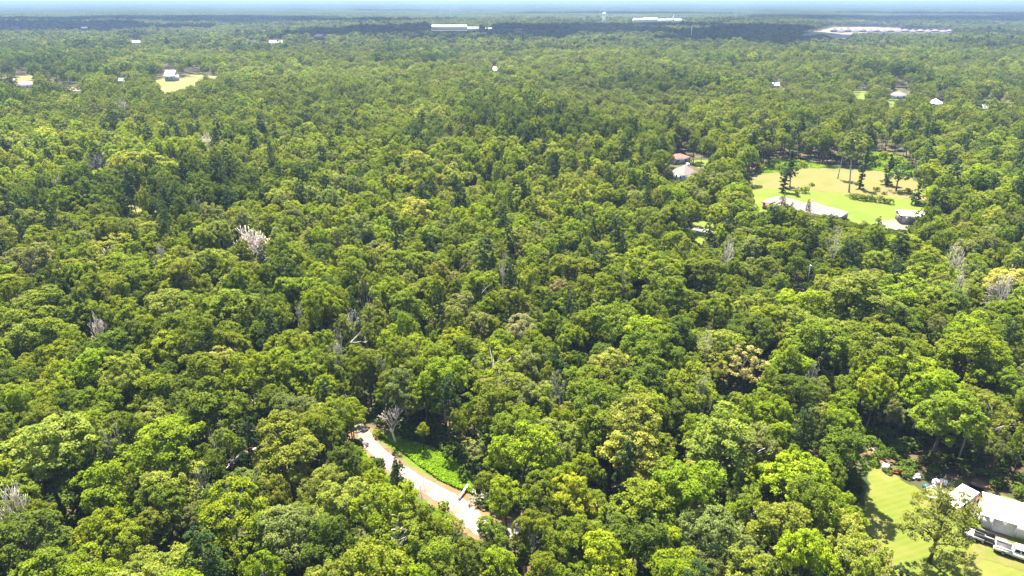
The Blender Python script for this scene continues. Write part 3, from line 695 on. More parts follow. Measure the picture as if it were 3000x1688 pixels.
X = np.concatenate([LX, fx]); Y = np.concatenate([LY, fy]); RR = np.concatenate([LR, fr]); HH = np.concatenate([np.array(HH), fh]); CI = np.concatenate([np.array(CI), fc])
SPC = np.concatenate([np.array(SPC), np.full(len(fx), -1)])
tint = np.array([PAL[k] for k in PKEY])[CI]
tint[SPC == 1] = (.31, .30, .095)
tint = tint * (.80 + .42 * vnoise(X, Y, 60, 21) * (.5 + vnoise(X, Y, 190, 22)))[:, None] * RNG.uniform(.84, 1.2, (len(X), 1)) * RNG.uniform(.94, 1.06, (len(X), 3))
# the 300 that show largest in the picture stand as trees of their own
px, py, dep = proj(X, Y, HH * .65)
wpx = FPX * 2 * RR / dep
vis = (px > -20) & (px < 3020) & (py > -20) & (py < 1700)
score = np.where(vis, wpx * (.6 + .4 * np.clip(HH / 16, 0, 1.2)), 0); score[:nlist] = np.where(score[:nlist] > 0, score[:nlist] * 1.0, 0)
score[SPC >= 0] = 1e9
order = np.argsort(-score); own = np.zeros(len(X), bool); own[order[:300]] = True

# ------------------------------------------------------------------ the forest (all the other trees, one mass)
rest = np.where(~own)[0]
vid = np.zeros(len(rest), int); d_ = Y[rest]
rb = RNG.random(len(rest))
pick = lambda arr, m: np.array(arr)[RNG.integers(0, len(arr), m)]
vid = np.where(d_ < 430, pick(SRC_NEAR, len(rest)), np.where(d_ < 1100, pick(SRC_MID, len(rest)), pick(SRC_FAR, len(rest))))
pines = (d_ < 430) & (rb < .06); vid[pines] = pick(SRC_PINE, pines.sum())
scl = np.stack([RR[rest] / RN * RNG.uniform(.82, 1.18, len(rest)), RR[rest] / RN * RNG.uniform(.82, 1.18, len(rest)), HH[rest] / HN], 1)
scl[pines] = np.stack([RR[rest][pines] / 4.2, RR[rest][pines] / 4.2, (HH[rest][pines] + 4) / 23], 1)
pos = np.stack([X[rest], Y[rest], 0 * d_], 1); rot = RNG.normal(0, .06, (len(rest), 3)); rot[:, 2] = RNG.uniform(0, 6.283, len(rest))
lod = np.where(d_ < 430, 1.0, np.where(d_ < 1100, .82, .60)); tn = tint[rest] * lod[:, None]   # farther tints darkened: shade that coarser leaf cards lack is put into colour
tn[pines] = np.array([.038, .066, .018]) * RNG.uniform(.85, 1.2, (pines.sum(), 1))
def patches(y0, y1, s, src, seed, hs):
    x_, y_ = sector(y0, y1, s, seed, .0, 1.25, 300)
    m_ = len(x_); rng = np.random.default_rng(seed)
    hz = rng.uniform(.9, 1.1, m_) * hs
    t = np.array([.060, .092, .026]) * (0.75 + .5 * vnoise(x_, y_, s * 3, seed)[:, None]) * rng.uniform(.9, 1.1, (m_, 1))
    r_ = np.zeros((m_, 3)); r_[:, 2] = rng.integers(0, 4, m_) * math.pi / 2
    return np.stack([x_, y_, 0 * x_], 1), r_, np.stack([np.ones(m_), np.ones(m_), hz], 1), np.array(src)[rng.integers(0, len(src), m_)], t
a1 = patches(3150, 9000, 124, SRC_P1, 51, 1.0); a2 = patches(9200, 34000, 400, SRC_P2, 52, 1.0)
# leave the white complex and the steeple open to view
ok = ~((np.abs(a1[0][:, 1] - 3250) < 170) & (a1[0][:, 0] > 480) & (a1[0][:, 0] < 900))
a1 = tuple(q[ok] for q in a1)
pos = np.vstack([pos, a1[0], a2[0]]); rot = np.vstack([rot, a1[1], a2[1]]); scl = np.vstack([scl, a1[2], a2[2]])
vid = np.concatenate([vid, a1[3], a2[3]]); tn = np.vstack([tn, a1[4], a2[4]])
bx_, by_ = sector(25, 340, 2.9, 91); br = RNG.uniform(1.0, 2.1, len(bx_)); bh = br * RNG.uniform(.7, 1.3, len(bx_))
CLEAR_ALL = CLEAR; CLEAR = [c for c in CLEAR if c[0] not in (GAP_POLE,)]
SOILS = [[(q[0] + q[2] * .8 * math.cos(t), q[1] + q[2] * .6 * math.sin(t)) for t in np.linspace(0, 6.283, 9)[:-1]] for q in SOIL_SPOTS]
CLEAR += [(p_, 1e9) for p_ in SOILS]
ok = ~blocked(bx_, by_, br, bh)
ppx, ppy, _ = proj(bx_, by_, 0 * bx_)
ok &= ~inpoly(ppx, ppy, [(1020, 1250), (1075, 1235), (1180, 1295), (1350, 1360), (1385, 1430), (1420, 1500), (1440, 1520), (1660, 1480), (1680, 1530), (1440, 1590), (1350, 1560), (1200, 1460), (1080, 1350)])
bx_, by_, br, bh = bx_[ok], by_[ok], br[ok], bh[ok]; m_ = len(bx_)
pos = np.vstack([pos, np.stack([bx_, by_, 0 * bx_], 1)]); scl = np.vstack([scl, np.stack([br / 2, br / 2, bh / 2.2], 1)])
r3 = np.zeros((m_, 3)); r3[:, 2] = RNG.uniform(0, 6.28, m_); rot = np.vstack([rot, r3]); vid = np.concatenate([vid, pick(SRC_BUSH, m_)])
tn = np.vstack([tn, np.array([.070, .110, .012]) * RNG.uniform(.6, 1.5, (m_, 1))])
pm = bpy.data.meshes.new('forest'); pm.vertices.add(len(pos)); pm.vertices.foreach_set('co', pos.astype(np.float32).ravel())
def vat(name, typ, data, key):
    a = pm.attributes.new(name, typ, 'POINT'); a.data.foreach_set(key, np.ascontiguousarray(data).ravel())
vat('vid', 'INT', vid.astype(np.int32), 'value'); vat('rot', 'FLOAT_VECTOR', rot.astype(np.float32), 'vector'); vat('scl', 'FLOAT_VECTOR', scl.astype(np.float32), 'vector')
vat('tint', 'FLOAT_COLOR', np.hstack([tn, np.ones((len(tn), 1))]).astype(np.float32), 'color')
forest = tag(obj('forest', pm), 'mass of green broadleaf forest canopy reaching to the horizon', 'forest', kind='stuff')
ng = bpy.data.node_groups.new('forest_scatter', 'GeometryNodeTree')
ng.interface.new_socket('Geometry', in_out='INPUT', socket_type='NodeSocketGeometry'); ng.interface.new_socket('Geometry', in_out='OUTPUT', socket_type='NodeSocketGeometry')
gi, go = ng.nodes.new('NodeGroupInput'), ng.nodes.new('NodeGroupOutput')
ci = ng.nodes.new('GeometryNodeCollectionInfo'); ci.inputs[0].default_value = SRC; ci.inputs[1].default_value = True; ci.inputs[2].default_value = True
ip = ng.nodes.new('GeometryNodeInstanceOnPoints'); ip.inputs['Pick Instance'].default_value = True
def named(nm, typ):
    q = ng.nodes.new('GeometryNodeInputNamedAttribute'); q.data_type = typ; q.inputs[0].default_value = nm; return q.outputs[0]
ng.links.new(gi.outputs[0], ip.inputs['Points']); ng.links.new(ci.outputs[0], ip.inputs['Instance'])
ng.links.new(named('vid', 'INT'), ip.inputs['Instance Index']); ng.links.new(named('rot', 'FLOAT_VECTOR'), ip.inputs['Rotation']); ng.links.new(named('scl', 'FLOAT_VECTOR'), ip.inputs['Scale'])
ng.links.new(ip.outputs[0], go.inputs[0])
md = forest.modifiers.new('scatter', 'NODES'); md.node_group = ng

# ------------------------------------------------------------------ the 300 trees that show largest
CNAME = {'mid': 'mid-green', 'dark': 'dark green', 'bright': 'bright yellow-green', 'olive': 'olive-tinged', 'grey': 'grey-green', 'pale': 'pale green', 'yellow': 'straw-yellow', 'tan': 'tan-brown', 'lime': 'fresh green'}
MARKS = [('the lawn', 2620, 1480), ('the bend of the gravel road', 1390, 1540), ('the upper road end', 1060, 1265), ('the fallen log beside the road', 1357, 1440),
         ('the left-edge bleached dead tree', 33, 1560), ('the straw-yellow tree over bare soil', 2172, 1100), ('the tall forked dead snag', 1070, 960), ('the fan-shaped dead tree', 753, 720),
         ('the white-roofed workshop', 2960, 1470), ('the dark gap with the pole', 2360, 820), ('the bare sandy patch', 808, 995), ('the bottom left corner', 20, 1680), ('the middle of the bottom edge', 1700, 1688),
         ('the left edge at mid height', 0, 1000), ('the bare-limbed tree near the right edge', 2936, 940), ('the big yellow-olive tree', 835, 1330)]
ORD = ['first', 'second', 'third', 'fourth', 'fifth', 'sixth', 'seventh', 'eighth', 'ninth', 'tenth', 'eleventh', 'twelfth', 'thirteenth', 'fourteenth', 'fifteenth', 'sixteenth', 'seventeenth', 'eighteenth', 'nineteenth', 'twentieth', 'twenty-first', 'twenty-second', 'twenty-third', 'twenty-fourth', 'twenty-fifth', 'twenty-sixth', 'twenty-seventh', 'twenty-eighth']
oi = order[:300]; rank = {}; lab = {}
rows = []
for i in oi:
    if SPC[i] >= 0: continue
    dm = [math.hypot(px[i] - m[1], py[i] - m[2]) for m in MARKS]; k = int(np.argmin(dm))
    size = 'small' if RR[i] < 3.3 else 'large' if RR[i] > 4.9 else 'middle-sized'
    rows.append((dm[k], i, k, size, CNAME[PKEY[CI[i]]]))
for d0, i, k, size, cn in sorted(rows):
    key = (k, size, cn); rank[key] = rank.get(key, -1) + 1; q = rank[key]
    lab[i] = f'{size} {cn} tree, {ORD[q] if q < len(ORD) else "outermost"} such from {MARKS[k][0]}'
rs = random.Random(3)
def plant(name, me_pair, loc, sx, sz, rz, color, label, cat='tree', group=None):
    t = thing(name, label, cat, loc, rz, group)
    for nm, me in (('crown', me_pair[0]), ('trunk', me_pair[1])):
        o = obj(nm, me, t); o.scale = (sx, sx, sz)
        if nm == 'crown': o.color = (*color, 1)
    t.rotation_euler = (rs.gauss(0, .05), rs.gauss(0, .05), rz)
    return t
for i in oi:
    fo = SPECIAL[SPC[i]][5] if SPC[i] >= 0 else rs.choices(range(17), [2, 2, 2, 2, 2, 2, 2, 2, 2, 2, 1, 1, 3, 3, 3, 3, 3])[0]
    if CI[i] == PKEY.index('tan') or (CI[i] == PKEY.index('olive') and rs.random() < .3): fo = 10 + (i % 2)
    plant('broadleaf_tree', FORM[fo], (X[i], Y[i], 0), RR[i] / RN, HH[i] / HN, rs.uniform(0, 6.28), tint[i],
          SPECIAL[SPC[i]][6] if SPC[i] >= 0 else lab[i], 'tree', 'living trees of the near forest')

# ------------------------------------------------------------------ single trees: lawn tree, field trees, dead trees
(lv_, lf_, ll_), lw_ = make_form('lawn', 77, 5.6, 14.0, 16, 60, .28, .85)
lt = plant('lawn_tree', (mesh_np('crown', lv_, lf_, (M['leaf'],), attr=ll_), lw_.mesh('trunk', M['bark'])), P(2722, 1648), 1.0, 1.0, .6, (.150, .172, .030), 'thin lacy tree with bare top limbs standing alone on the lawn')
dm_ = make_dead(5, 2.2, 6.0, 3, .75, .16, .2, .34, rmin=.05).mesh('dead_limb', M['bark'])
o = obj('dead_limb', dm_, lt, (-.8, .9, 9.6)); tag(o, 'bare curved dead limbs above the leaves')
colf = []
for i, (st, r_, h_) in enumerate((('column', 2.0, 19.0), ('column', 1.8, 17.0), ('pine', 3.4, 24.0), ('conifer', 2.2, 9.0), ('lawn', 4.4, 17.0))):
    (v, f, lv), wood = make_form(st, 400 + i, r_, h_, 12, 26, .40)
    colf.append(((mesh_np('crown', v, f, (M['leaf'],), attr=lv), wood.mesh('trunk', M['bark_pale'] if i == 2 else M['bark'])), r_, h_))
for (px_, py_, k, r_, h_, c, lb) in ((2291, 564, 0, 4.2, 19.5, (0.048, 0.093, 0.016), 'dark vine-clad column tree at the near edge of the dry field, beside a shorter one'),
        (2314, 549, 4, 4.4, 15.5, (0.072, 0.116, 0.021), 'shorter leafy tree just behind the dark vine-clad column tree in the field'),
        (2454, 524, 2, 3.4, 19.0, (0.096, 0.132, 0.024), 'slim leaning pine with a dark bare trunk in the middle of the dry field'),
        (2487, 564, 2, 5.2, 26.0, (0.120, 0.155, 0.022), 'tallest pine of the dry field, pale bare trunk under a high crown'),
        (2518, 553, 1, 3.6, 21.0, (0.072, 0.116, 0.018), 'slender vine-wrapped pine just beyond the tallest pine of the field'),
        (2598, 541, 1, 4.4, 15.0, (0.112, 0.155, 0.021), 'loose light-green field tree beside the dense dark one'),
        (2625, 558, 4, 5.4, 16.0, (0.051, 0.093, 0.018), 'dense dark green bushy-crowned tree with visible trunk in the field'),
        (2680, 600, 3, 3.2, 9.5, (0.042, 0.085, 0.014), 'small pointed dark conifer beside the white-roofed shed'),
        (2706, 553, 2, 4.6, 20.0, (0.080, 0.124, 0.019), 'tall slim tree at the far corner of the dry field by the forest edge')):
    pr, rn, hn = colf[k]; plant('field_tree', pr, P(px_, py_), r_ / rn, h_ / hn, rs.uniform(0, 6), c, lb)
for (px_, py_, h_, r_, md_, lb, tw, sd_, par) in DEAD:
    q = P(px_, py_, .72 * h_); t = thing('dead_tree', lb, 'dead tree', (q.x, q.y, 0), rs.uniform(0, 6), 'dead trees of the forest')
    make_dead(sd_, r_, h_, **par).part('trunk', M[md_], t)

# shrubs of the clearing and the roadside
(bv, bf, bl), bw = make_form('bush', 500, 2.0, 2.2, 12, 26, .30); (bv2, bf2, bl2), bw2 = make_form('bush', 501, 2.0, 2.0, 12, 26, .30)
BUSH = [(mesh_np('crown', bv, bf, (M['leaf'],), attr=bl), bw.mesh('trunk', M['bark'])), (mesh_np('crown', bv2, bf2, (M['leaf'],), attr=bl2), bw2.mesh('trunk', M['bark']))]
for j, (px_, py_, s, c, lb) in enumerate((
        (2357, 566, 2.2, 'bright', 'wide bright shrub in the field right of the vine-clad column tree'), (2378, 545, 1.4, 'lime', 'small shrub on dry grass behind the wide bright shrub'),
        (2335, 567, 1.5, 'bright', 'low shrub at the column-tree end of the wide bright shrub'), (2500, 584, 1.9, 'lime', 'first shrub of the long thicket in front of the tallest pine'),
        (2525, 588, 2.2, 'olive', 'second shrub of the long field thicket, olive-tinged'), (2550, 590, 2.3, 'mid', 'third shrub of the long field thicket'),
        (2578, 594, 2.2, 'olive', 'fourth shrub of the long field thicket, brownish'), (2604, 598, 2.2, 'mid', 'last and largest-leaved shrub of the long field thicket'),
        (2567, 560, 1.7, 'mid', 'shrub standing just beyond the long field thicket'), (2590, 570, 1.3, 'tan', 'small brown shrub between thicket and dense dark tree'), (2660, 566, 1.7, 'bright', 'bright shrub right of the dense dark field tree'),
        (2230, 500, 3.0, 'bright', 'bright overgrown shrub at the left back corner of the field'), (2250, 492, 3.2, 'lime', 'second overgrown shrub along the back of the field'), (2285, 500, 2.6, 'mid', 'third overgrown shrub along the back of the field'),
        (2350, 490, 2.8, 'bright', 'fourth overgrown shrub along the back of the field, beneath tall trunks'), (2555, 475, 3.6, 'bright', 'lime tangle of vines filling the back bay of the clearing, left end'), (2590, 470, 3.6, 'bright', 'lime tangle of vines filling the back bay of the clearing, middle'),
        (2570, 490, 3.0, 'lime', 'low tangle in front of the vine bay of the clearing'), (2625, 480, 3.4, 'mid', 'lime tangle of vines filling the back bay of the clearing, right end'), (2655, 495, 3.4, 'bright', 'bright shrub where the vine bay meets the forest on the right'),
        (2605, 495, 2.4, 'olive', 'brownish low shrub at the foot of the vine bay'), (2680, 515, 3.0, 'lime', 'shrub at the right back corner of the field'),
        (1110, 1278, 1.3, 'bright', 'bright shrub overhanging the upper end of the gravel road'), 
        
        (1150, 1420, 1.5, 'mid', 'shrub along the near side of the gravel road, upper one'), (1190, 1450, 1.4, 'lime', 'shrub along the near side of the gravel road, lower one'),
        (1105, 1370, 1.6, 'dark', 'dark shrub under the trees on the near side of the road'), (1300, 1492, 1.1, 'lime', 'leafy sapling poking up in front of the gravel road'),
        (1420, 1478, 1.6, 'dark', 'dark shrub behind the uprooted stump'), (2840, 1538, 1.2, 'bright', 'shrub by the trailers before the workshop'), (2770, 1495, 1.4, 'mid', 'shrub growing under the front of the tin lean-to'))):
    col = np.array(PAL[c]) * rs.uniform(.9, 1.2)
    plant('shrub', BUSH[j % 2], P(px_, py_), s / 2.0, s / 2.0 * rs.uniform(.9, 1.25), rs.uniform(0, 6), col, lb, 'shrub', 'shrubs')

def weeds(name, poly_px, n, size, hmax, mat, seed, label):
    """ground cover nobody could count: one mass of small leaves"""
    rng = np.random.default_rng(seed); pts = np.array([P(*p)[:2] for p in poly_px]); lo, hi = pts.min(0), pts.max(0)
    q = rng.uniform(lo, hi, (n * 4, 2)); q = q[inpoly(q[:, 0], q[:, 1], [tuple(p) for p in pts])][:n]
    hh = hmax * (.25 + .75 * vnoise(q[:, 0], q[:, 1], 2.2, seed)) * rng.uniform(.3, 1, len(q))
    c = np.column_stack([q, hh]); d = np.tile([0, 0, 1.0], (len(q), 1))
    v, f, lv = leaves_from(c, np.full(len(q), .15), d, 2, size, rng)
    return tag(obj(name, mesh_np(name, v, f, (mat,), attr=lv)), label, 'undergrowth', kind='stuff')
weeds('undergrowth', [(1100, 1275), (1170, 1285), (1250, 1310), (1350, 1355), (1395, 1420), (1385, 1450), (1346, 1436), (1286, 1408), (1236, 1372), (1182, 1330), (1136, 1292)], 9000, .32, .7, M['leaf_weed'], 3, 'lush green weeds covering the verge beside the gravel road')
weeds('undergrowth', [(1040, 1306), (1090, 1350), (1122, 1392), (1198, 1451), (1280, 1492), (1330, 1515), (1270, 1520), (1150, 1450), (1060, 1360)], 5000, .32, .6, M['leaf_weed'], 4, 'green weeds on the near side of the gravel road')
weeds('undergrowth', SCRUB, 9000, .55, 1.3, M['leaf_weed'], 5, 'tangled green scrub at the back of the field clearing')

# fallen log and stump by the road
a, b = P(1345, 1462, .3), P(1370, 1420, .9)
t = thing('fallen_log', 'pale fallen log lying at the end of the grass verge', 'log', a); MB().tube([(0, 0, 0), tuple((b - a) * .5 + Vector((.05, .1, .05))), tuple(b - a)], [.24, .21, .17], 8).part('trunk', M['deadwood'], t); MB().tube([tuple((b - a) * .7), tuple((b - a) * .7 + Vector((.5, .1, .35)))], [.08, .04], 5).part('branch_stub', M['deadwood'], t)
t = thing('uprooted_stump', 'grey uprooted stump with tangled roots below the fallen log', 'stump', P(1392, 1474)); make_dead(95, 1.5, 2.8, 4, .9, .35, -.05, .3).part('roots', M['deadwood_grey'], t)
t = thing('uprooted_stump', 'small pale broken stump right of the tangled one', 'stump', P(1420, 1470)); make_dead(96, .8, 2.2, 2, .6, .22, .1, .5).part('roots', M['deadwood'], t)
# shadow-casting dead twig on the road in the photograph is a fallen branch
t = thing('fallen_branch', 'thin dark branch lying across the gravel road', 'branch', P(1150, 1396, .15)); q = P(1200, 1382, .15) - P(1150, 1396, .15)
MB().tube([(0, 0, .1), tuple(q * .5 + Vector((0, -.15, 0))), tuple(q + Vector((0, 0, .05)))], [.07, .05, .025], 6).part('stem', M['bark'], t)
t = thing('marker_post', 'short dark post at the edge of the gravel road', 'post', P(1152, 1392)); MB().tube([(0, 0, -.1), (0, 0, .55), (0, 0, 1.1)], [.09, .085, .07], 8).part('shaft', M['bark'], t); MB().tube([(0, 0, 1.1), (0, 0, 1.16)], [.085, .03], 8).part('cap', M['black_steel'], t)

# ------------------------------------------------------------------ buildings
def frame(a, b):
    """origin, heading and length of the line from photo ground pixel a to b"""
    A, B = P(*a), P(*b); d = B - A
    return A, math.atan2(d.y, d.x), d.length

def gable(mb, x0, x1, y0, y1, ze, rise, th=.12, over=.35):
    """ridge along x"""
    ym = (y0 + y1) / 2; k = rise / ((y1 - y0) / 2)
    for s, ya in ((1, y0 - over), (-1, y1 + over)):
        za = ze - over * k
        mb.poly([(x0 - over, ya, za), (x1 + over, ya, za), (x1 + over, ym, ze + rise), (x0 - over, ym, ze + rise)][::s])
        mb.poly([(x0 - over, ya, za - th), (x1 + over, ya, za - th), (x1 + over, ym, ze + rise - th), (x0 - over, ym, ze + rise - th)][::-s])
        mb.poly([(x0 - over, ya, za - th), (x1 + over, ya, za - th), (x1 + over, ya, za), (x0 - over, ya, za)])
        for xe in (x0 - over, x1 + over): mb.poly([(xe, ya, za - th), (xe, ya, za), (xe, ym, ze + rise), (xe, ym, ze + rise - th)])
    return mb

def hip(mb, x0, x1, y0, y1, ze, rise, over=.5):
    x0 -= over; x1 += over; y0 -= over; y1 += over; w_, d_ = x1 - x0, y1 - y0; k = min(w_, d_) / 2
    if w_ >= d_: A, B = (x0 + k, (y0 + y1) / 2, ze + rise), (x1 - k, (y0 + y1) / 2, ze + rise)
    else: A, B = ((x0 + x1) / 2, y0 + k, ze + rise), ((x0 + x1) / 2, y1 - k, ze + rise)
    c = [(x0, y0, ze), (x1, y0, ze), (x1, y1, ze), (x0, y1, ze)]
    if w_ >= d_: mb.poly([c[0], c[1], B, A]); mb.poly([c[1], c[2], B]); mb.poly([c[2], c[3], A, B]); mb.poly([c[3], c[0], A])
    else: mb.poly([c[0], c[1], A]); mb.poly([c[1], c[2], B, A]); mb.poly([c[2], c[3], B]); mb.poly([c[3], c[0], A, B])
    for i in range(4):
        p, q = c[i], c[(i + 1) % 4]; mb.poly([(p[0], p[1], ze - .2), (q[0], q[1], ze - .2), q, p])
    mb.poly([(p[0], p[1], ze - .2) for p in c[::-1]])
    return mb

def walls(mb, x0, x1, y0, y1, h, gable_rise=0):
    mb.box(((x0 + x1) / 2, (y0 + y1) / 2, h / 2 - .1), (x1 - x0, y1 - y0, h + .2))
    if gable_rise:
        for xe in (x0 + .003, x1 - .003): mb.poly([(xe, y0, h), (xe, y1, h), (xe, (y0 + y1) / 2, h + gable_rise)])
    return mb

def window(parent, x, z, w_, h_, y, face='-y', panes=2):
    """window on a wall that faces -y (or +x/-x): frame with sill, and panes as sub-parts"""
    def bx(mb, cx, cz, sx, sz, d0, th):
        if face == '-y': mb.box((cx, y - d0, cz), (sx, th, sz))
        elif face == '-x': mb.box((y - d0, cx, cz), (th, sx, sz))
        else: mb.box((y + d0, cx, cz), (th, sx, sz))
    m_ = MB(); t_ = .07
    bx(m_, x, z + h_ / 2, w_ + t_, t_, .04, .07); bx(m_, x - w_ / 2, z, t_, h_ - t_, .04, .07); bx(m_, x + w_ / 2, z, t_, h_ - t_, .04, .07); bx(m_, x, z - h_ / 2 - .02, w_ + .2, t_, .06, .11)
    if panes == 2: bx(m_, x, z, w_ - t_, .05, .035, .06)
    f_ = m_.part('window', M['trim'], parent)
    for k in range(panes):
        g = MB(); zz = z + (h_ / 4 if k else -h_ / 4) if panes == 2 else z
        bx(g, x, zz, w_ - t_ - .01, h_ / panes - .06, .02, .03); g.part('pane', M['glass'], f_)

def simple_house(name, label, cat, a, b, depth, h, rise, roof, wall, style='hip', group=None, nwin=2, back=0.0, base_len=None):
    A, ang, L = frame(a, b); L = base_len or L
    t = thing(name, label, cat, A, ang, group)
    walls(MB(), 0, L, back, back + depth, h, rise if style == 'gable' else 0).part('wall', M[wall], t)
    rf = MB(); (hip if style == 'hip' else gable)(rf, 0, L, back, back + depth, h + .02, rise); rf.part('roof', M[roof], t)
    for k in range(nwin): window(t, L * (k + .6) / (nwin + .3), h * .55, min(1.4, L / 6), min(1.3, h * .45), back, '-y', 2 if h < 4 else 1)
    if L > 5: MB().box((L * .5 / (nwin + .3) * .5 + .5, back - .03, 1.02), (.95, .08, 2.04)).part('door', M['dark_trim'], t)
    return t, L

# white-roofed workshop at the lower right
A, ang, L = frame((2873, 1545), (3000, 1583)); L = 14.5; dpt, hh, rise = 6.2, 2.75, .75
t = thing('workshop', 'long workshop with bright white metal roof, roll-up door and window by the lawn', 'workshop', A, ang)
walls(MB(), 0, L, 0, dpt, hh, rise).part('wall', M['white_wall'], t)
rf = gable(MB(), 0, L, 0, dpt, hh + .02, rise, .08, .3).part('roof', M['white_tin'], t)
MB().box((L / 2, dpt / 2, hh + rise + .05), (L + .6, .35, .05)).part('ridge_cap', M['trim'], rf)
dr = MB()
for k in range(9): dr.box((2.95, -.05 - .012 * (k % 2), .16 + k * .27), (3.0, .05, .262))
dr = dr.part('roll_door', M['door'], t)
fm = MB(); fm.box((1.38, -.06, 1.28), (.12, .14, 2.6)); fm.box((4.52, -.06, 1.28), (.12, .14, 2.6)); fm.box((2.95, -.06, 2.62), (3.26, .14, .12)); fm.part('door_frame', M['trim'], dr)
window(t, 6.3, 1.55, .95, .95, 0); window(t, 10.5, 1.55, .95, .95, 0)
for k in range(7): MB().box((.5 + k * .15 if k < 0 else 4.9 + k * 1.55, -.015, 1.3), (.05, .03, 2.6)).part('wall_rib', M['trim'], t)
MB().box((L / 2, -.33, hh - .12), (L + .6, .12, .12)).part('gutter', M['trim'], t)
sheet('work_apron', [(2868, 1548), (2905, 1556), (2950, 1572), (2955, 1600), (2925, 1612), (2885, 1585)], M['sand'], .09, 4, .15, 60)
sheet('worn_path', [(2880, 1590), (2960, 1612), (3060, 1640), (3060, 1690), (2960, 1660), (2900, 1640), (2830, 1655), (2810, 1640)], M['worn_grass'], .075, 4, .5, 61)

# tin lean-to left of it
a, b, c = P(2758, 1463, 2.5), P(2808, 1490, 2.5), P(2779, 1401, 2.9)
ang = math.atan2(b.y - a.y, b.x - a.x); W_ = (b - a).length; D_ = max(5.5, abs((c - a).cross((b - a).normalized()).z))
t = thing('lean_to', 'open-sided lean-to with white tin roof, shaded grey at the back, left of the workshop', 'shed', (a.x, a.y, 0), ang)
rf = MB(); n_ = 6
for k in range(n_):
    x0, x1 = W_ * k / n_, W_ * (k + 1) / n_ + .04
    pn = MB(); z0 = .012 * (k % 2); ex = .1 * math.sin(k * 2.3)
    pn.poly([(x0, -.2 + ex, 2.45 + z0), (x1, -.2 + ex, 2.45 + z0), (x1, D_ * .72, 2.9 + z0), (x0, D_ * .72, 2.9 + z0)]); pn.poly([(x0, -.2 + ex, 2.41 + z0), (x0, D_ * .72, 2.86 + z0), (x1, D_ * .72, 2.86 + z0), (x1, -.2 + ex, 2.41 + z0)])
    pn.part('roof_panel', M['white_tin'], t)
    pn = MB(); pn.poly([(x0, D_ * .72 - .15, 2.91 + z0), (x1, D_ * .72 - .15, 2.91 + z0), (x1, D_ + .2, 3.05 + z0), (x0, D_ + .2, 3.05 + z0)]); pn.part('roof_panel', M['grey_tin'], t)  # rear panels in grey: shade on the upper roof put into their colour
for (x_, y_) in ((.1, .1), (W_ - .1, .1), (.1, D_ - .1), (W_ - .1, D_ - .1), (W_ / 2, .1)): MB().box((x_, y_, 1.2), (.12, .12, 2.5)).part('post', M['board'], t)
MB().box((W_ / 2, D_ - .02, 1.3), (W_, .06, 2.6)).part('back_wall', M['grey_tin'], t)

# house with beige hip roofs at the near edge of the field
A, ang, L = frame((2322, 634), (2440, 656)); L = 17.5
t = thing('ranch_house', 'long low house with beige hipped roofs at the near edge of the field', 'house', A, ang)
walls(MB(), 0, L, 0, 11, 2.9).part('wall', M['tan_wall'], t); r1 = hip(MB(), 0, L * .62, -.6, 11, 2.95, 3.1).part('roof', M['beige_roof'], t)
hip(MB(), L * .5, L, 1.5, 10, 2.9, 2.0).part('roof', M['beige_roof'], t)
walls(MB(), -14, -1, 3, 11, 2.8).part('wing_wall', M['brick_wall'], t); hip(MB(), -14, 1.5, 3, 11, 2.85, 2.3).part('roof', M['pink_roof'], t)
MB().box((4.5, 6.5, 5.2), (.9, .7, 2.2)).part('chimney', M['brick_wall'], r1)
for x_ in (2.5, 6, 10.5, 14): window(t, x_, 1.5, 1.2, 1.3, -.01)
# white-roofed shed of the field
A, ang, L = frame((2634, 656), (2692, 660)); L = 9.0
t = thing('field_shed', 'shed with white flat-pitched roof and shaded tan wall beside the field', 'shed', A, ang)
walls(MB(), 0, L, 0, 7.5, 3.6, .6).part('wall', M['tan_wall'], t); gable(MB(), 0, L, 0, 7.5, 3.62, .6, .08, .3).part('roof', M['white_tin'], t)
MB().box((2.2, -.04, 1.5), (2.8, .08, 3.0)).part('door', M['grey_wall'], t); MB().box((-.04, 3.5, 1.5), (.08, 2.8, 3.0)).part('side_door', M['dark_trim'], t)
t = thing('storage_hut', 'small brown-roofed hut half hidden behind the white-roofed shed', 'hut', P(2700, 600), .1)
walls(MB(), 0, 4, 0, 3, 2.2, .7).part('wall', M['tan_wall'], t); gable(MB(), 0, 4, 0, 3, 2.22, .7, .06, .25).part('roof', M['brick_wall'], t); MB().box((1, -.03, .95), (.9, .06, 1.9)).part('door', M['dark_trim'], t)
# two-storey house with beige hip roof
A, ang, L = frame((1962, 528), (1994, 538)); 
t = thing('hip_roof_house', 'two-storey pale house with tall beige hip roof among the trees', 'house', A, ang)
walls(MB(), 0, 9.5, 0, 9, 4.2).part('wall', M['white_wall'], t); r1 = hip(MB(), 0, 9.5, 0, 9, 4.25, 3.6).part('roof', M['beige_roof'], t)
MB().box((4.6, 6.4, 7.3), (1.6, .9, 2.4)).part('chimney', M['white_wall'], r1)
walls(MB(), 9.6, 18, 3, 9, 2.9).part('wing_wall', M['white_wall'], t); hip(MB(), 9.8, 18, 3, 9, 2.95, 2.1).part('roof', M['beige_roof'], t)
for x_ in (1.6, 4.6, 7.6): window(t, x_, 2.9, 1.1, 1.4, 0, '-y', 1)
A, ang, L = frame((1974, 480), (2022, 476)); t, L = simple_house('red_roof_house', 'low house with dusty red roof just behind the beige hip roof', 'house', (1974, 482), (2022, 477), 8, 3.0, 1.6, 'red_roof', 'white_wall', 'hip')
# white-sided house behind trees at the right edge
t, L = simple_house('white_house', 'white-roofed house almost hidden by trees at the right edge', 'house', (2974, 1178), (3040, 1190), 9, 2.9, 1.3, 'white_tin', 'white_wall', 'gable')

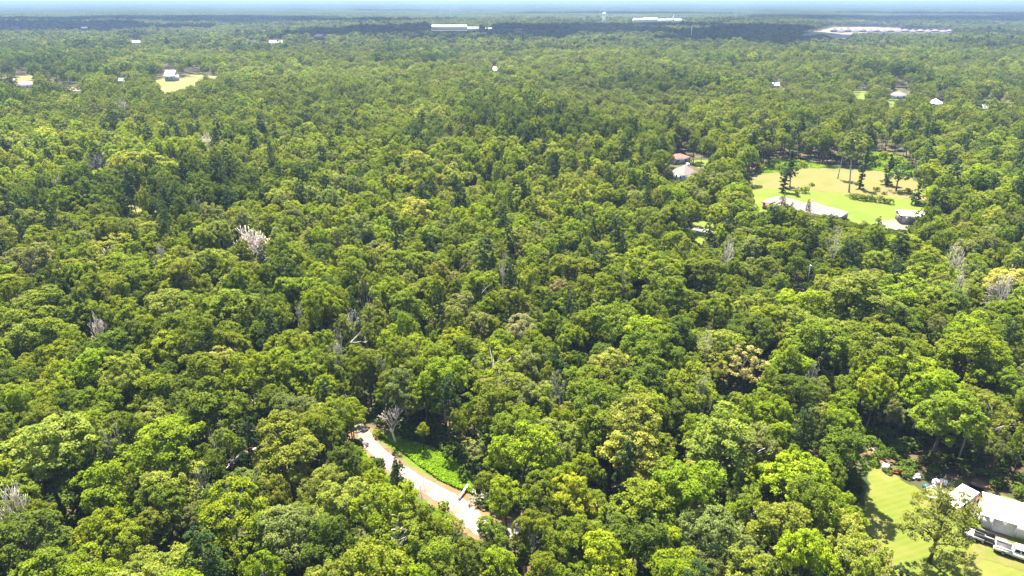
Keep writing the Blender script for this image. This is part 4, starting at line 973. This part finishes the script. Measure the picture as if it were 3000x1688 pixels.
# houses farther back
def far_house(name, label, cat, x0, x1, ytop, ybase, dist, rise_frac, depth, roof, wall, style='gable', group=None, nwin=2):
    """stands on the ground at the given distance and is as wide and as high as the photo shows"""
    xa, xb = (x0 - 1500) / FPX, (x1 - 1500) / FPX
    Dp = dist * CA + CAM_H * SA                     # depth along the view of the base
    wx0, wx1 = xa * Dp, xb * Dp
    # height from the top pixel
    v = (844 - ytop) / FPX; ztop = CAM_H + dist * (v * CA - SA) / (CA + v * SA)
    ztop = max(ztop, 4.0); rise = ztop * rise_frac; h = ztop - rise; L = wx1 - wx0
    t = thing(name, label, cat, (wx0, dist, 0), 0, group)
    walls(MB(), 0, L, 0, depth, h, rise if style == 'gable' else 0).part('wall', M[wall], t)
    (hip if style == 'hip' else gable)(MB(), 0, L, 0, depth, h + .03, rise).part('roof', M[roof], t)
    for k in range(nwin): MB().box((L * (k + .7) / (nwin + .4), -.05, h * .6), (min(1.6, L / 7), .1, min(1.5, h * .4))).part('window', M['glass'], t)
    return t
far_house('barn', 'barn with bluish white metal roof beside the yellow pasture', 'barn', 484, 512, 207, 227, 800, .45, 12, 'white_tin', 'grey_wall', 'gable')
far_house('farm_house', 'farm house with long pinkish roof next to the sandy lot', 'house', 44, 97, 238, 255, 735, .5, 11, 'pink_roof', 'white_wall', 'hip')
far_house('farm_house', 'smaller pinkish-roofed farm house cut off by the left edge', 'house', -18, 32, 227, 240, 790, .5, 10, 'pink_roof', 'white_wall', 'hip')
far_house('white_shed', 'little white shed half hidden between trees left of the yellow pasture', 'shed', 345, 361, 230, 241, 770, .35, 6, 'white_tin', 'white_wall')
far_house('cottage', 'pale-roofed cottage behind a round tree, beyond the clearing', 'house', 2616, 2660, 270, 286, 650, .5, 11, 'beige_roof', 'white_wall', 'hip')
far_house('cottage', 'white-roofed cottage standing in front of a dark row of trees', 'house', 2733, 2760, 292, 306, 590, .45, 9, 'white_tin', 'white_wall', 'hip')
far_house('cottage', 'white-roofed cottage beside the narrow lawn near the right edge', 'house', 2867, 2890, 309, 321, 570, .45, 9, 'white_tin', 'white_wall', 'gable')
far_house('cottage', 'lone white roof peeking out of the forest above the field clearing', 'house', 2263, 2284, 243, 256, 730, .4, 9, 'white_tin', 'white_wall', 'gable')
far_house('cottage', 'pale roof showing through the canopy above the middle, left of two others', 'house', 1073, 1085, 183, 190, 960, .4, 9, 'white_tin', 'white_wall')
far_house('cottage', 'cream-roofed house in the canopy above the middle, between two other roofs', 'house', 1179, 1195, 184, 193, 940, .45, 9, 'cream', 'white_wall')
far_house('cottage', 'small white house in the canopy above the middle, rightmost of three', 'house', 1445, 1455, 197, 208, 880, .4, 8, 'white_tin', 'white_wall')
far_house('cottage', 'tan pointed roof rising from the canopy, farthest of the middle roofs', 'house', 1137, 1149, 139, 148, 1270, .6, 9, 'beige_roof', 'tan_wall', 'hip')
far_house('warehouse', 'long white warehouse in the dark cloud-shaded belt', 'warehouse', 1264, 1366, 74, 88, 2300, .15, 45, 'white_tin', 'white_wall', nwin=0)
far_house('warehouse', 'lower white warehouse adjoining the long one', 'warehouse', 1369, 1405, 80, 90, 2250, .2, 30, 'white_tin', 'white_wall', nwin=0)
far_house('warehouse', 'smallest warehouse at the end of the white row', 'warehouse', 1420, 1441, 82, 88, 2250, .2, 20, 'grey_tin', 'white_wall', nwin=0)
far_house('red_house', 'pink-red roofed building alone in the cloud-shaded belt', 'building', 1508, 1530, 83, 94, 2080, .6, 16, 'red_roof', 'white_wall', 'hip')
far_house('red_house', 'reddish building at the far left under the dark belt', 'building', 34, 57, 78, 88, 2330, .55, 16, 'pink_roof', 'white_wall', 'hip')
far_house('white_hall', 'small white building right of the reddish one at the far left', 'building', 237, 256, 80, 88, 2330, .4, 16, 'white_tin', 'white_wall', 'gable')
far_house('white_hall', 'white building amid trees at the upper left', 'building', 383, 410, 119, 128, 1500, .35, 14, 'white_tin', 'white_wall')
far_house('red_house', 'tiny red-roofed house amid trees right of a white building, upper left', 'house', 578, 588, 113, 121, 1510, .5, 8, 'red_roof', 'white_wall')
far_house('white_hall', 'pale low building on the upper left, between two others in a line', 'building', 722, 756, 123, 129, 1450, .3, 12, 'cream', 'white_wall')
far_house('white_hall', 'pale low building farthest along the upper left line', 'building', 789, 826, 120, 128, 1470, .3, 12, 'cream', 'white_wall')
far_house('brick_school', 'pinkish flat-topped building under the dark belt, upper left of centre', 'building', 923, 952, 107, 116, 1700, .2, 16, 'pink_roof', 'tan_wall')
for k, (x0, x1, yt, d_, lb) in enumerate(((1856, 1884, 54, 3230, 'broad white hall left of the town centre on the horizon'), (1886, 1926, 52, 3240, 'largest white hall of the distant town'),
        (1929, 1950, 56, 3235, 'low white hall in the middle of the distant town'), (1952, 1968, 55, 3240, 'white hall beside the steeple of the distant town'), (1978, 1997, 56, 3235, 'white hall just right of the distant steeple'))):
    far_house('town_hall', lb, 'building', x0, x1, yt, 62, d_, .3, 30, 'white_tin', 'white_wall', group='white halls of the distant town', nwin=0)
q = P(1972, 60); q = Vector(((1972 - 1500) / FPX * (3230 * CA + 80 * SA), 3230, 0)); t = thing('church', 'white church with a tall pointed steeple on the horizon', 'church', q)
walls(MB(), -6, 6, 0, 22, 8, 4).part('nave', M['white_wall'], t); gable(MB(), -6, 6, 0, 22, 8.05, 4, .2, .4).part('roof', M['white_tin'], t)
MB().box((0, -2.5, 9), (5, 5, 18)).part('tower', M['white_wall'], t)
sp = MB()
for s in ((-2.6, -5.1), (2.6, -5.1), (2.6, .1), (-2.6, .1)): pass
c4 = [(-2.6, -5.1, 18), (2.6, -5.1, 18), (2.6, .1, 18), (-2.6, .1, 18)]
for i in range(4): sp.poly([c4[i], c4[(i + 1) % 4], (0, -2.5, 31)])
sp.poly(c4[::-1]); sp.part('spire', M['white_tin'], t)
# water tower
q = Vector(((1768.5 - 1500) / FPX * (2560 * CA + 80 * SA), 2560, 0)); t = thing('water_tower', 'pale water tower on slim legs above the far forest', 'water tower', q)
MB().tube([(0, 0, 34), (0, 0, 35.5), (0, 0, 38), (0, 0, 42.5), (0, 0, 44.5), (0, 0, 46), (0, 0, 46.6)], [1.2, 4.0, 5.9, 5.9, 4.6, 2.0, .3], 20).part('tank', M['tank'], t, True)
for k in range(6): an = k * math.pi / 3; MB().tube([(5.9 * math.cos(an), 5.9 * math.sin(an), -.2), (5.3 * math.cos(an), 5.3 * math.sin(an), 38.2)], .38, 8).part('leg', M['tank'], t)
MB().tube([(0, 0, -.2), (0, 0, 35)], .9, 10).part('riser_pipe', M['tank'], t)
rg = MB()
for k in range(6):
    a0, a1_ = k * math.pi / 3, (k + 1) * math.pi / 3
    for z_, r_ in ((13, 5.7), (26, 5.5)): rg.tube([(r_ * math.cos(a0), r_ * math.sin(a0), z_), (r_ * math.cos(a1_), r_ * math.sin(a1_), z_)], .18, 5)
rg.part('brace_ring', M['tank'], t)
# radio mast
q = Vector(((2024 - 1500) / FPX * (1715 * CA + 80 * SA), 1715, 0)); t = thing('radio_mast', 'thin white mast rising from the forest below the distant steeple', 'mast', q)
MB().tube([(0, 0, 0), (0, 0, 14), (0, 0, 28.5)], [.75, .65, .45], 8).part('pole', M['trim'], t); MB().box((0, 0, 28.6), (1.6, 1.6, .5)).part('antenna', M['trim'], t)
# light pole in the dark gap
t = thing('light_pole', 'thin pale light pole in the dark gap between the trees', 'pole', P(2362, 852)); MB().tube([(0, 0, 0), (0, 0, 4), (0, 0, 8)], [.14, .12, .09], 8).part('pole', M['steel'], t); MB().box((0, -.25, 8.05), (.3, .7, .14)).part('lamp_head', M['trim'], t)
# new housing estate on the right
HX = [2446, 2466, 2486, 2508, 2530, 2552, 2572, 2592, 2612, 2633, 2655, 2678, 2700, 2722, 2744, 2766, 2786]
for k, x_ in enumerate(HX):
    lb = f'{"pinkish" if k % 3 else "beige"} hip-roofed new house, {["first", "second", "third", "fourth", "fifth", "sixth", "seventh", "eighth", "ninth", "tenth", "eleventh", "twelfth", "thirteenth", "fourteenth", "fifteenth", "sixteenth", "seventeenth"][k]} from the left in the distant estate row'
    far_house('estate_house', lb, 'house', x_ - 8.5, x_ + 7.5, 81 + k * .35 + (k % 2) * 1.5, 92, 2120 - (k % 2) * 28, .55, 13, 'pink_roof' if k % 3 else 'beige_roof', 'white_wall' if k % 2 else 'tan_wall', 'hip', 'houses of the new estate row')

# ------------------------------------------------------------------ vehicles and yard things
def wheel(parent, x, y, r, wd=.26):
    w_ = MB().tube([(x, y - wd / 2, r), (x, y - wd / 2 + .03, r), (x, y + wd / 2 - .03, r), (x, y + wd / 2, r)], [r * .9, r, r, r * .9], 20).part('wheel', M['rubber'], parent, False)
    for s in (-1, 1): MB().tube([(x, y + s * (wd / 2 + .002), r), (x, y + s * (wd / 2 + .02), r)], [r * .58, r * .5], 14).part('rim', M['steel'], w_)
A, B = P(2937, 1617), P(3004, 1640); ang = math.atan2(B.y - A.y, B.x - A.x)
t = thing('pickup_truck', 'white crew-cab pickup truck parked in front of the workshop', 'pickup truck', A, ang)
# local x forward, rear axle at 0, wheelbase 3.9
body = MB(); body.prism([(-1.15, .55), (-1.15, 1.05), (1.05, 1.05), (1.05, .55)], -.98, .98); body.prism([(1.05, .5), (1.05, 1.1), (3.35, 1.1), (4.85, 1.02), (4.95, .85), (4.95, .5)], -.98, .98)
bo = body.part('body', M['paint_white'], t)
bd = MB()
bd.box((-.05, -.94, 1.22), (2.2, .07, .36)); bd.box((-.05, .94, 1.22), (2.2, .07, .36)); bd.box((-1.12, 0, 1.22), (.07, 1.81, .36)); bd.box((1.02, 0, 1.22), (.06, 1.81, .36)); bd.part('bed_wall', M['paint_white'], t)
MB().box((-.05, 0, 1.07), (2.06, 1.8, .03)).part('bed_floor', M['black_steel'], t)
rk = MB()
for s in (-1, 1): rk.tube([(-1.1, s * .93, 1.4), (-1.1, s * .93, 1.6), (.95, s * .93, 1.6), (.95, s * .93, 1.4)], .035, 6)
rk.part('bed_rail', M['black_steel'], t)
cb = MB(); lo = [(1.12, -.93, 1.1), (3.45, -.93, 1.1), (3.45, .93, 1.1), (1.12, .93, 1.1)]; up_ = [(1.35, -.74, 1.92), (2.75, -.74, 1.92), (2.75, .74, 1.92), (1.35, .74, 1.92)]
for i in range(4): cb.poly([lo[i], lo[(i + 1) % 4], up_[(i + 1) % 4], up_[i]])
cb.poly(up_); cb.poly(lo[::-1]); ca = cb.part('cab', M['paint_white'], t)
def lerp4(u, v_, q): return [Vector(q[0]).lerp(Vector(q[1]), a_).lerp(Vector(q[3]).lerp(Vector(q[2]), a_), b_) for a_, b_ in ((u[0], v_[0]), (u[1], v_[0]), (u[1], v_[1]), (u[0], v_[1]))]
def glass(q, u, v_, off):
    n_ = (Vector(q[1]) - Vector(q[0])).cross(Vector(q[3]) - Vector(q[0])).normalized(); MB().poly([tuple(p + n_ * off) for p in lerp4(u, v_, q)]).part('window', M['glass'], ca)
for s in (0, 2):
    q4 = [lo[s], lo[s + 1], up_[s + 1], up_[s]]
    if s == 2: q4 = [lo[2], lo[3], up_[3], up_[2]]
    glass(q4, (.08, .44), (.3, .88), .012); glass(q4, (.52, .88), (.3, .88), .012)
glass([lo[1], lo[2], up_[2], up_[1]], (.08, .92), (.15, .9), .012); glass([lo[3], lo[0], up_[0], up_[3]], (.1, .9), (.25, .85), .012)
for (x_, y_) in ((0, -.86), (0, .86), (3.9, -.86), (3.9, .86)): wheel(t, x_, y_, .41)
for s in (-1, 1):
    MB().box((4.96, s * .74, .88), (.05, .34, .2)).part('headlight', M['trim'], t); MB().box((-1.17, s * .86, .95), (.05, .16, .34)).part('tail_light', M['red'], t); MB().box((3.1, s * 1.06, 1.28), (.12, .2, .2)).part('mirror', M['black_steel'], t)
MB().box((-1.25, 0, .55), (.16, 1.8, .18)).part('bumper', M['steel'], t); MB().box((5.0, 0, .55), (.14, 1.9, .2)).part('bumper', M['steel'], t)

def trailer(label, a, b, box_h, m, axles, Lb=3.6, W=1.9):
    A, B = P(*a), P(*b); ang = math.atan2(B.y - A.y, B.x - A.x); t = thing('utility_trailer', label, 'trailer', A, ang)
    MB().box((0, 0, .62), (Lb, W, .12)).part('deck', M['board'], t)
    for s in (-1, 1): MB().box((0, s * (W / 2 - .03), .68 + box_h / 2), (Lb, .06, box_h)).part('side_panel', M[m], t)
    for s in (-1, 1): MB().box((s * (Lb / 2 - .03), 0, .68 + box_h / 2), (.06, W - .13, box_h)).part('end_panel', M[m], t)
    MB().tube([(Lb / 2, -.6, .58), (Lb / 2 + 1.2, 0, .55), (Lb / 2, .6, .58)], .06, 6).part('tongue', M['black_steel'], t); MB().tube([(Lb / 2 + 1.05, 0, 0), (Lb / 2 + 1.05, 0, .75)], .05, 6).part('jack_stand', M['steel'], t)
    for k in range(axles):
        for s in (-1, 1): wheel(t, (k - (axles - 1) / 2) * .85, s * (W / 2 + .16), .34, .2); MB().box(((k - (axles - 1) / 2) * .85, s * (W / 2 + .17), .76), (.8, .26, .05)).part('fender', M['black_steel'], t)
    return t
trailer('dark high-sided trailer hitched toward the pickup', (2880, 1584), (2914, 1597), .75, 'black_steel', 1, 2.8, 1.6)
trailer('low tandem-axle flat trailer behind the high-sided one, under the lawn tree', (2846, 1573), (2872, 1583), .22, 'grey_tin', 2, 3.4, 1.8)
# equipment trailer between lean-to and workshop
A, B = P(2832, 1506), P(2850, 1446); ang = math.atan2(B.y - A.y, B.x - A.x); t = thing('equipment_trailer', 'loaded equipment trailer with cream tank and dark rear frame beside the lean-to', 'trailer', A, ang)
MB().box((3.0, 0, .62), (6.2, 1.8, .14)).part('deck', M['rust'], t)
MB().tube([(1.2, .1, 1.15), (1.4, .1, 1.2), (3.0, .1, 1.2), (3.2, .1, 1.15)], [.3, .5, .5, .3], 14).part('tank', M['cream'], t, True)
fr_ = MB()
for y_ in (-.85, .85): fr_.box((.05, y_, 1.15), (.09, .09, 1.0)); fr_.box((-.9, y_, .7), (.09, .09, .2))
fr_.box((.05, 0, 1.62), (.09, 1.79, .09)); fr_.box((.05, 0, 1.1), (.08, 1.6, .08)); fr_.box((-.45, -.85, .72), (.9, .08, .08)); fr_.box((-.45, .85, .72), (.9, .08, .08)); fr_.box((-.9, 0, .72), (.1, 1.8, .1)); fr_.part('rear_frame', M['black_steel'], t)
for k in range(5): MB().box((3.4 + .05 * k, -.7 + k * .3, .9 + .18 * (k % 3)), (4.4, .09, .09), Matrix.Rotation(.12 * (k - 2), 3, 'Z')).part('bar', M['cream' if k % 2 else 'rust'], t)
MB().box((4.8, .2, 1.15), (1.4, 1.2, .8)).part('crate', M['cream'], t)
for s in (-1, 1):
    for x_ in (2.2, 3.05): wheel(t, x_, s * 1.02, .36, .22)
# boards leaning in a row
A, B = P(2868, 1528), P(2884, 1474); ang = math.atan2(B.y - A.y, B.x - A.x); t = thing('board_stack', 'row of long pale boards stacked on bearers beside the workshop wall', 'boards', A, ang)
for k in range(5): MB().box((2.6 + rs.uniform(-.4, .4), -1.0 + k * .5, .42 + .05 * (k % 2)), (5.0 + rs.uniform(-.8, .5), .26, .12), Matrix.Rotation(rs.uniform(-.04, .04), 3, 'Z')).part('board', M['board' if k % 2 else 'trim'], t)
for x_ in (.9, 4.2): MB().box((x_, 0, .17), (.2, 2.7, .34)).part('bearer', M['bark'], t)
t = thing('scrap_engine', 'dark lump of scrap machinery at the end of the board stack', 'scrap', P(2866, 1530), .5)
MB().box((0, 0, .3), (.9, .6, .5)).part('block', M['black_steel'], t); MB().tube([(-.5, 0, .55), (.5, 0, .6)], .16, 10).part('cylinder', M['steel'], t); MB().tube([(.2, -.4, .3), (.2, .4, .3)], .22, 10).part('flywheel', M['rust'], t)

def kayak(t_, m):
    L_ = 3.4; n_ = 12; v, f = [], []
    for i in range(n_ + 1):
        u_ = i / n_ * 2 - 1; w_ = .42 * (1 - abs(u_) ** 2.2) + .01; z_ = .06 * u_ * u_ * 3
        for k in range(8): an = 2 * math.pi * k / 8; v.append((u_ * L_ / 2, w_ * math.cos(an), .25 + z_ + .2 * (w_ / .43) * math.sin(an)))
    for i in range(n_):
        for k in range(8): f.append((i * 8 + k, i * 8 + (k + 1) % 8, (i + 1) * 8 + (k + 1) % 8, (i + 1) * 8 + k))
    obj('hull', mesh_np('hull', v, f, (M[m],), smooth=True), t_)
    MB().tube([(-.45, 0, .445), (-.3, 0, .47), (.3, 0, .47), (.45, 0, .445)], [.08, .24, .24, .08], 10).part('cockpit', M['black_steel'], t_)
A, B = P(2606, 1382), P(2630, 1388); t = thing('kayak', 'bright red kayak lying in shade at the top of the lawn', 'kayak', (A + B) / 2, math.atan2(B.y - A.y, B.x - A.x)); kayak(t, 'red')
t = thing('water_tank', 'white box-shaped tank left of the red kayak', 'tank', P(2592, 1377), .9); MB().box((0, 0, .62), (1.0, 1.0, 1.0)).part('body', M['trim'], t)
cg = MB()
for z_ in (.2, .6, 1.05):
    for s in (-1, 1): cg.box((0, s * .53, z_), (1.1, .04, .04)); cg.box((s * .53, 0, z_), (.04, 1.02, .04))
cg.part('cage', M['steel'], t); MB().box((0, 0, .05), (1.1, 1.1, .1)).part('pallet', M['board'], t); MB().tube([(0, 0, 1.12), (0, 0, 1.2)], .14, 12).part('lid', M['black_steel'], t)
t = thing('brush_pile', 'pinkish brown heap of cut brush under the trees above the lawn', 'brush pile', P(2545, 1320))
for k in range(26):
    a0 = rs.uniform(0, 6.28); r_ = rs.uniform(0, 1.9); e = rs.uniform(0, 6.28); p0 = Vector((r_ * math.cos(a0), 2.2 * r_ * math.sin(a0), rs.uniform(.1, .9) * (1 - r_ / 2.6))); p1 = p0 + Vector((math.cos(e), math.sin(e), rs.uniform(-.1, .35))) * rs.uniform(.8, 1.8)
    MB().tube([p0, p0.lerp(p1, .5) + Vector((0, 0, .12)), p1], [.09, .07, .03], 5).part('branch', M['brush' if k % 3 else 'deadwood'], t)
t = thing('rubble_pile', 'small pile of pale and reddish blocks right of the kayak', 'rubble', P(2682, 1402))
for k in range(14): MB().box((rs.uniform(-.8, .8), rs.uniform(-.5, .5), .12 + .2 * (k % 3)), (.5, .3, .22), Matrix.Rotation(rs.uniform(0, 3), 3, 'Z') @ Matrix.Rotation(rs.uniform(-.3, .3), 3, 'X')).part('block', M['trim' if k % 3 else 'pink_roof'], t)
# scrap between the trees and the lean-to
def cabinet(label, px_, py_, d, m, rz):
    t_ = thing('metal_cabinet', label, 'cabinet', P(px_, py_), rz); MB().box((0, 0, d[2] / 2), d).part('body', M[m], t_); MB().box((0, -d[1] / 2 - .015, d[2] / 2), (d[0] * .9, .03, d[2] * .9)).part('door', M['trim'], t_)
cabinet('white upright cabinet in the scrap heap left of the lean-to', 2738, 1424, (.9, .7, 1.3), 'trim', .4); cabinet('grey-white box by the corner of the lean-to', 2762, 1420, (1.2, .8, .9), 'white_tin', -.5); cabinet('teal box at the shaded end of the scrap heap', 2712, 1432, (.9, .8, .8), 'teal', .2)
for k, (px_, py_, rz, lb) in enumerate(((2740, 1440, .5, 'tangled white bed-like metal frame in the scrap heap'), (2732, 1455, -.4, 'flat white metal frame at the sunny edge of the scrap heap'), (2752, 1452, 1.2, 'upright metal rack leaning beside the lean-to'))):
    t = thing('bed_stand', lb, 'scrap frame', P(px_, py_), rz)
    R3 = Matrix.Rotation(.25 + .5 * (k == 2), 3, 'X'); z0 = .55
    for s in (-1, 1): MB().box((0, s * .75, z0 + s * .19), (2.0, .07, .07), R3).part('rail', M['trim'], t)
    for j in range(5): MB().box((-.9 + .45 * j, 0, z0), (.05, 1.5, .05), R3).part('slat', M['white_tin' if j % 2 else 'steel'], t)
    for (x_, y_) in ((-.9, -.7), (.9, -.7), (-.9, .7), (.9, .7)): MB().box((x_, y_, .3), (.07, .07, .62)).part('leg', M['steel'], t)
t = thing('long_pole', 'bright yellow pole propped against the lean-to roof', 'pole', P(2752, 1462)); MB().tube([(0, 0, 0), (.35, .8, 1.3), (.7, 1.6, 2.5)], .06, 6).part('shaft', M['amber'], t); MB().box((.7, 1.6, 2.5), (.16, .16, .1)).part('hook', M['steel'], t)
t = thing('rusty_barrel', 'rusty barrel standing under the front edge of the lean-to', 'barrel', P(2800, 1500)); MB().tube([(0, 0, 0), (0, 0, .28), (0, 0, .3), (0, 0, .32), (0, 0, .6), (0, 0, .62), (0, 0, .64), (0, 0, .9)], [.29, .29, .31, .29, .29, .31, .29, .29], 16).part('drum', M['rust'], t); MB().tube([(0, 0, .9), (0, 0, .93)], [.3, .3], 16).part('rim', M['black_steel'], t)

# ------------------------------------------------------------------ clouds overhead (they throw the dark belts on the far forest) and the hazy air
def cloud(cx, cy, hx, hy, seed, base=1150.0, lumps=19):
    rng = np.random.default_rng(seed); V, F = [], []; k = 0
    n1, n2 = 18, 9
    off = Vector((SUNV.x, SUNV.y, 0)) / SUNV.z * (base + 60)
    for i in range(lumps):
        a0, rr = rng.uniform(0, 6.283), math.sqrt(rng.random()) * .85
        c = np.array([rr * math.cos(a0) * hx, rr * math.sin(a0) * hy, 0]); r = rng.uniform(.24, .42) * min(hx, hy) * (1.15 - .5 * rr); hgt = r * rng.uniform(.45, .8)
        for j in range(n2 + 1):
            for q in range(n1):
                th, ph = math.pi * j / n2, 2 * math.pi * q / n1
                d = np.array([math.sin(th) * math.cos(ph), math.sin(th) * math.sin(ph), math.cos(th)]); w_ = 1 + .16 * math.sin(5 * ph + seed + i) * math.sin(4 * th) + rng.uniform(-.06, .06)
                p = c + d * np.array([r, r, hgt if d[2] > 0 else r * .12]) * w_; V.append(p)
        for j in range(n2):
            for q in range(n1): F.append((k + j * n1 + q, k + (j + 1) * n1 + q, k + (j + 1) * n1 + (q + 1) % n1, k + j * n1 + (q + 1) % n1))
        k += (n2 + 1) * n1
    o = obj('cloud', mesh_np('cloud', V, F, (M['cloud'],), smooth=True), None, (cx + off.x, cy + off.y, base))
    return tag(o, kind='structure')
cloud(-1450, 2750, 1350, 950, 1); cloud(180, 1860, 720, 600, 2); cloud(2850, 3600, 1900, 1450, 3); cloud(700, 4700, 900, 500, 4, lumps=16); cloud(-900, 6200, 1000, 500, 5, lumps=14)

S_ = 43000.0
hz_ = MB().box((0, 0, 46.0), (2 * S_, 2 * S_, 94.0)).mesh('haze', None) if False else mesh_np('haze', *(lambda m_: (m_.v, m_.f))(MB().box((0, 0, 46.0), (2 * S_, 2 * S_, 94.0))))
hm = bpy.data.materials.new('haze'); hm.use_nodes = True; nt = hm.node_tree; nt.nodes.clear()
out = nt.nodes.new('ShaderNodeOutputMaterial'); pv = nt.nodes.new('ShaderNodeVolumePrincipled')
pv.inputs['Density'].default_value = HAZE_DENSITY; pv.inputs['Color'].default_value = HAZE_COLOR; pv.inputs['Anisotropy'].default_value = 0.0
nt.links.new(pv.outputs[0], out.inputs['Volume']); hz_.materials.append(hm)
tag(obj('haze', hz_), 'pale blue haze fading the far forest', 'haze', kind='stuff')
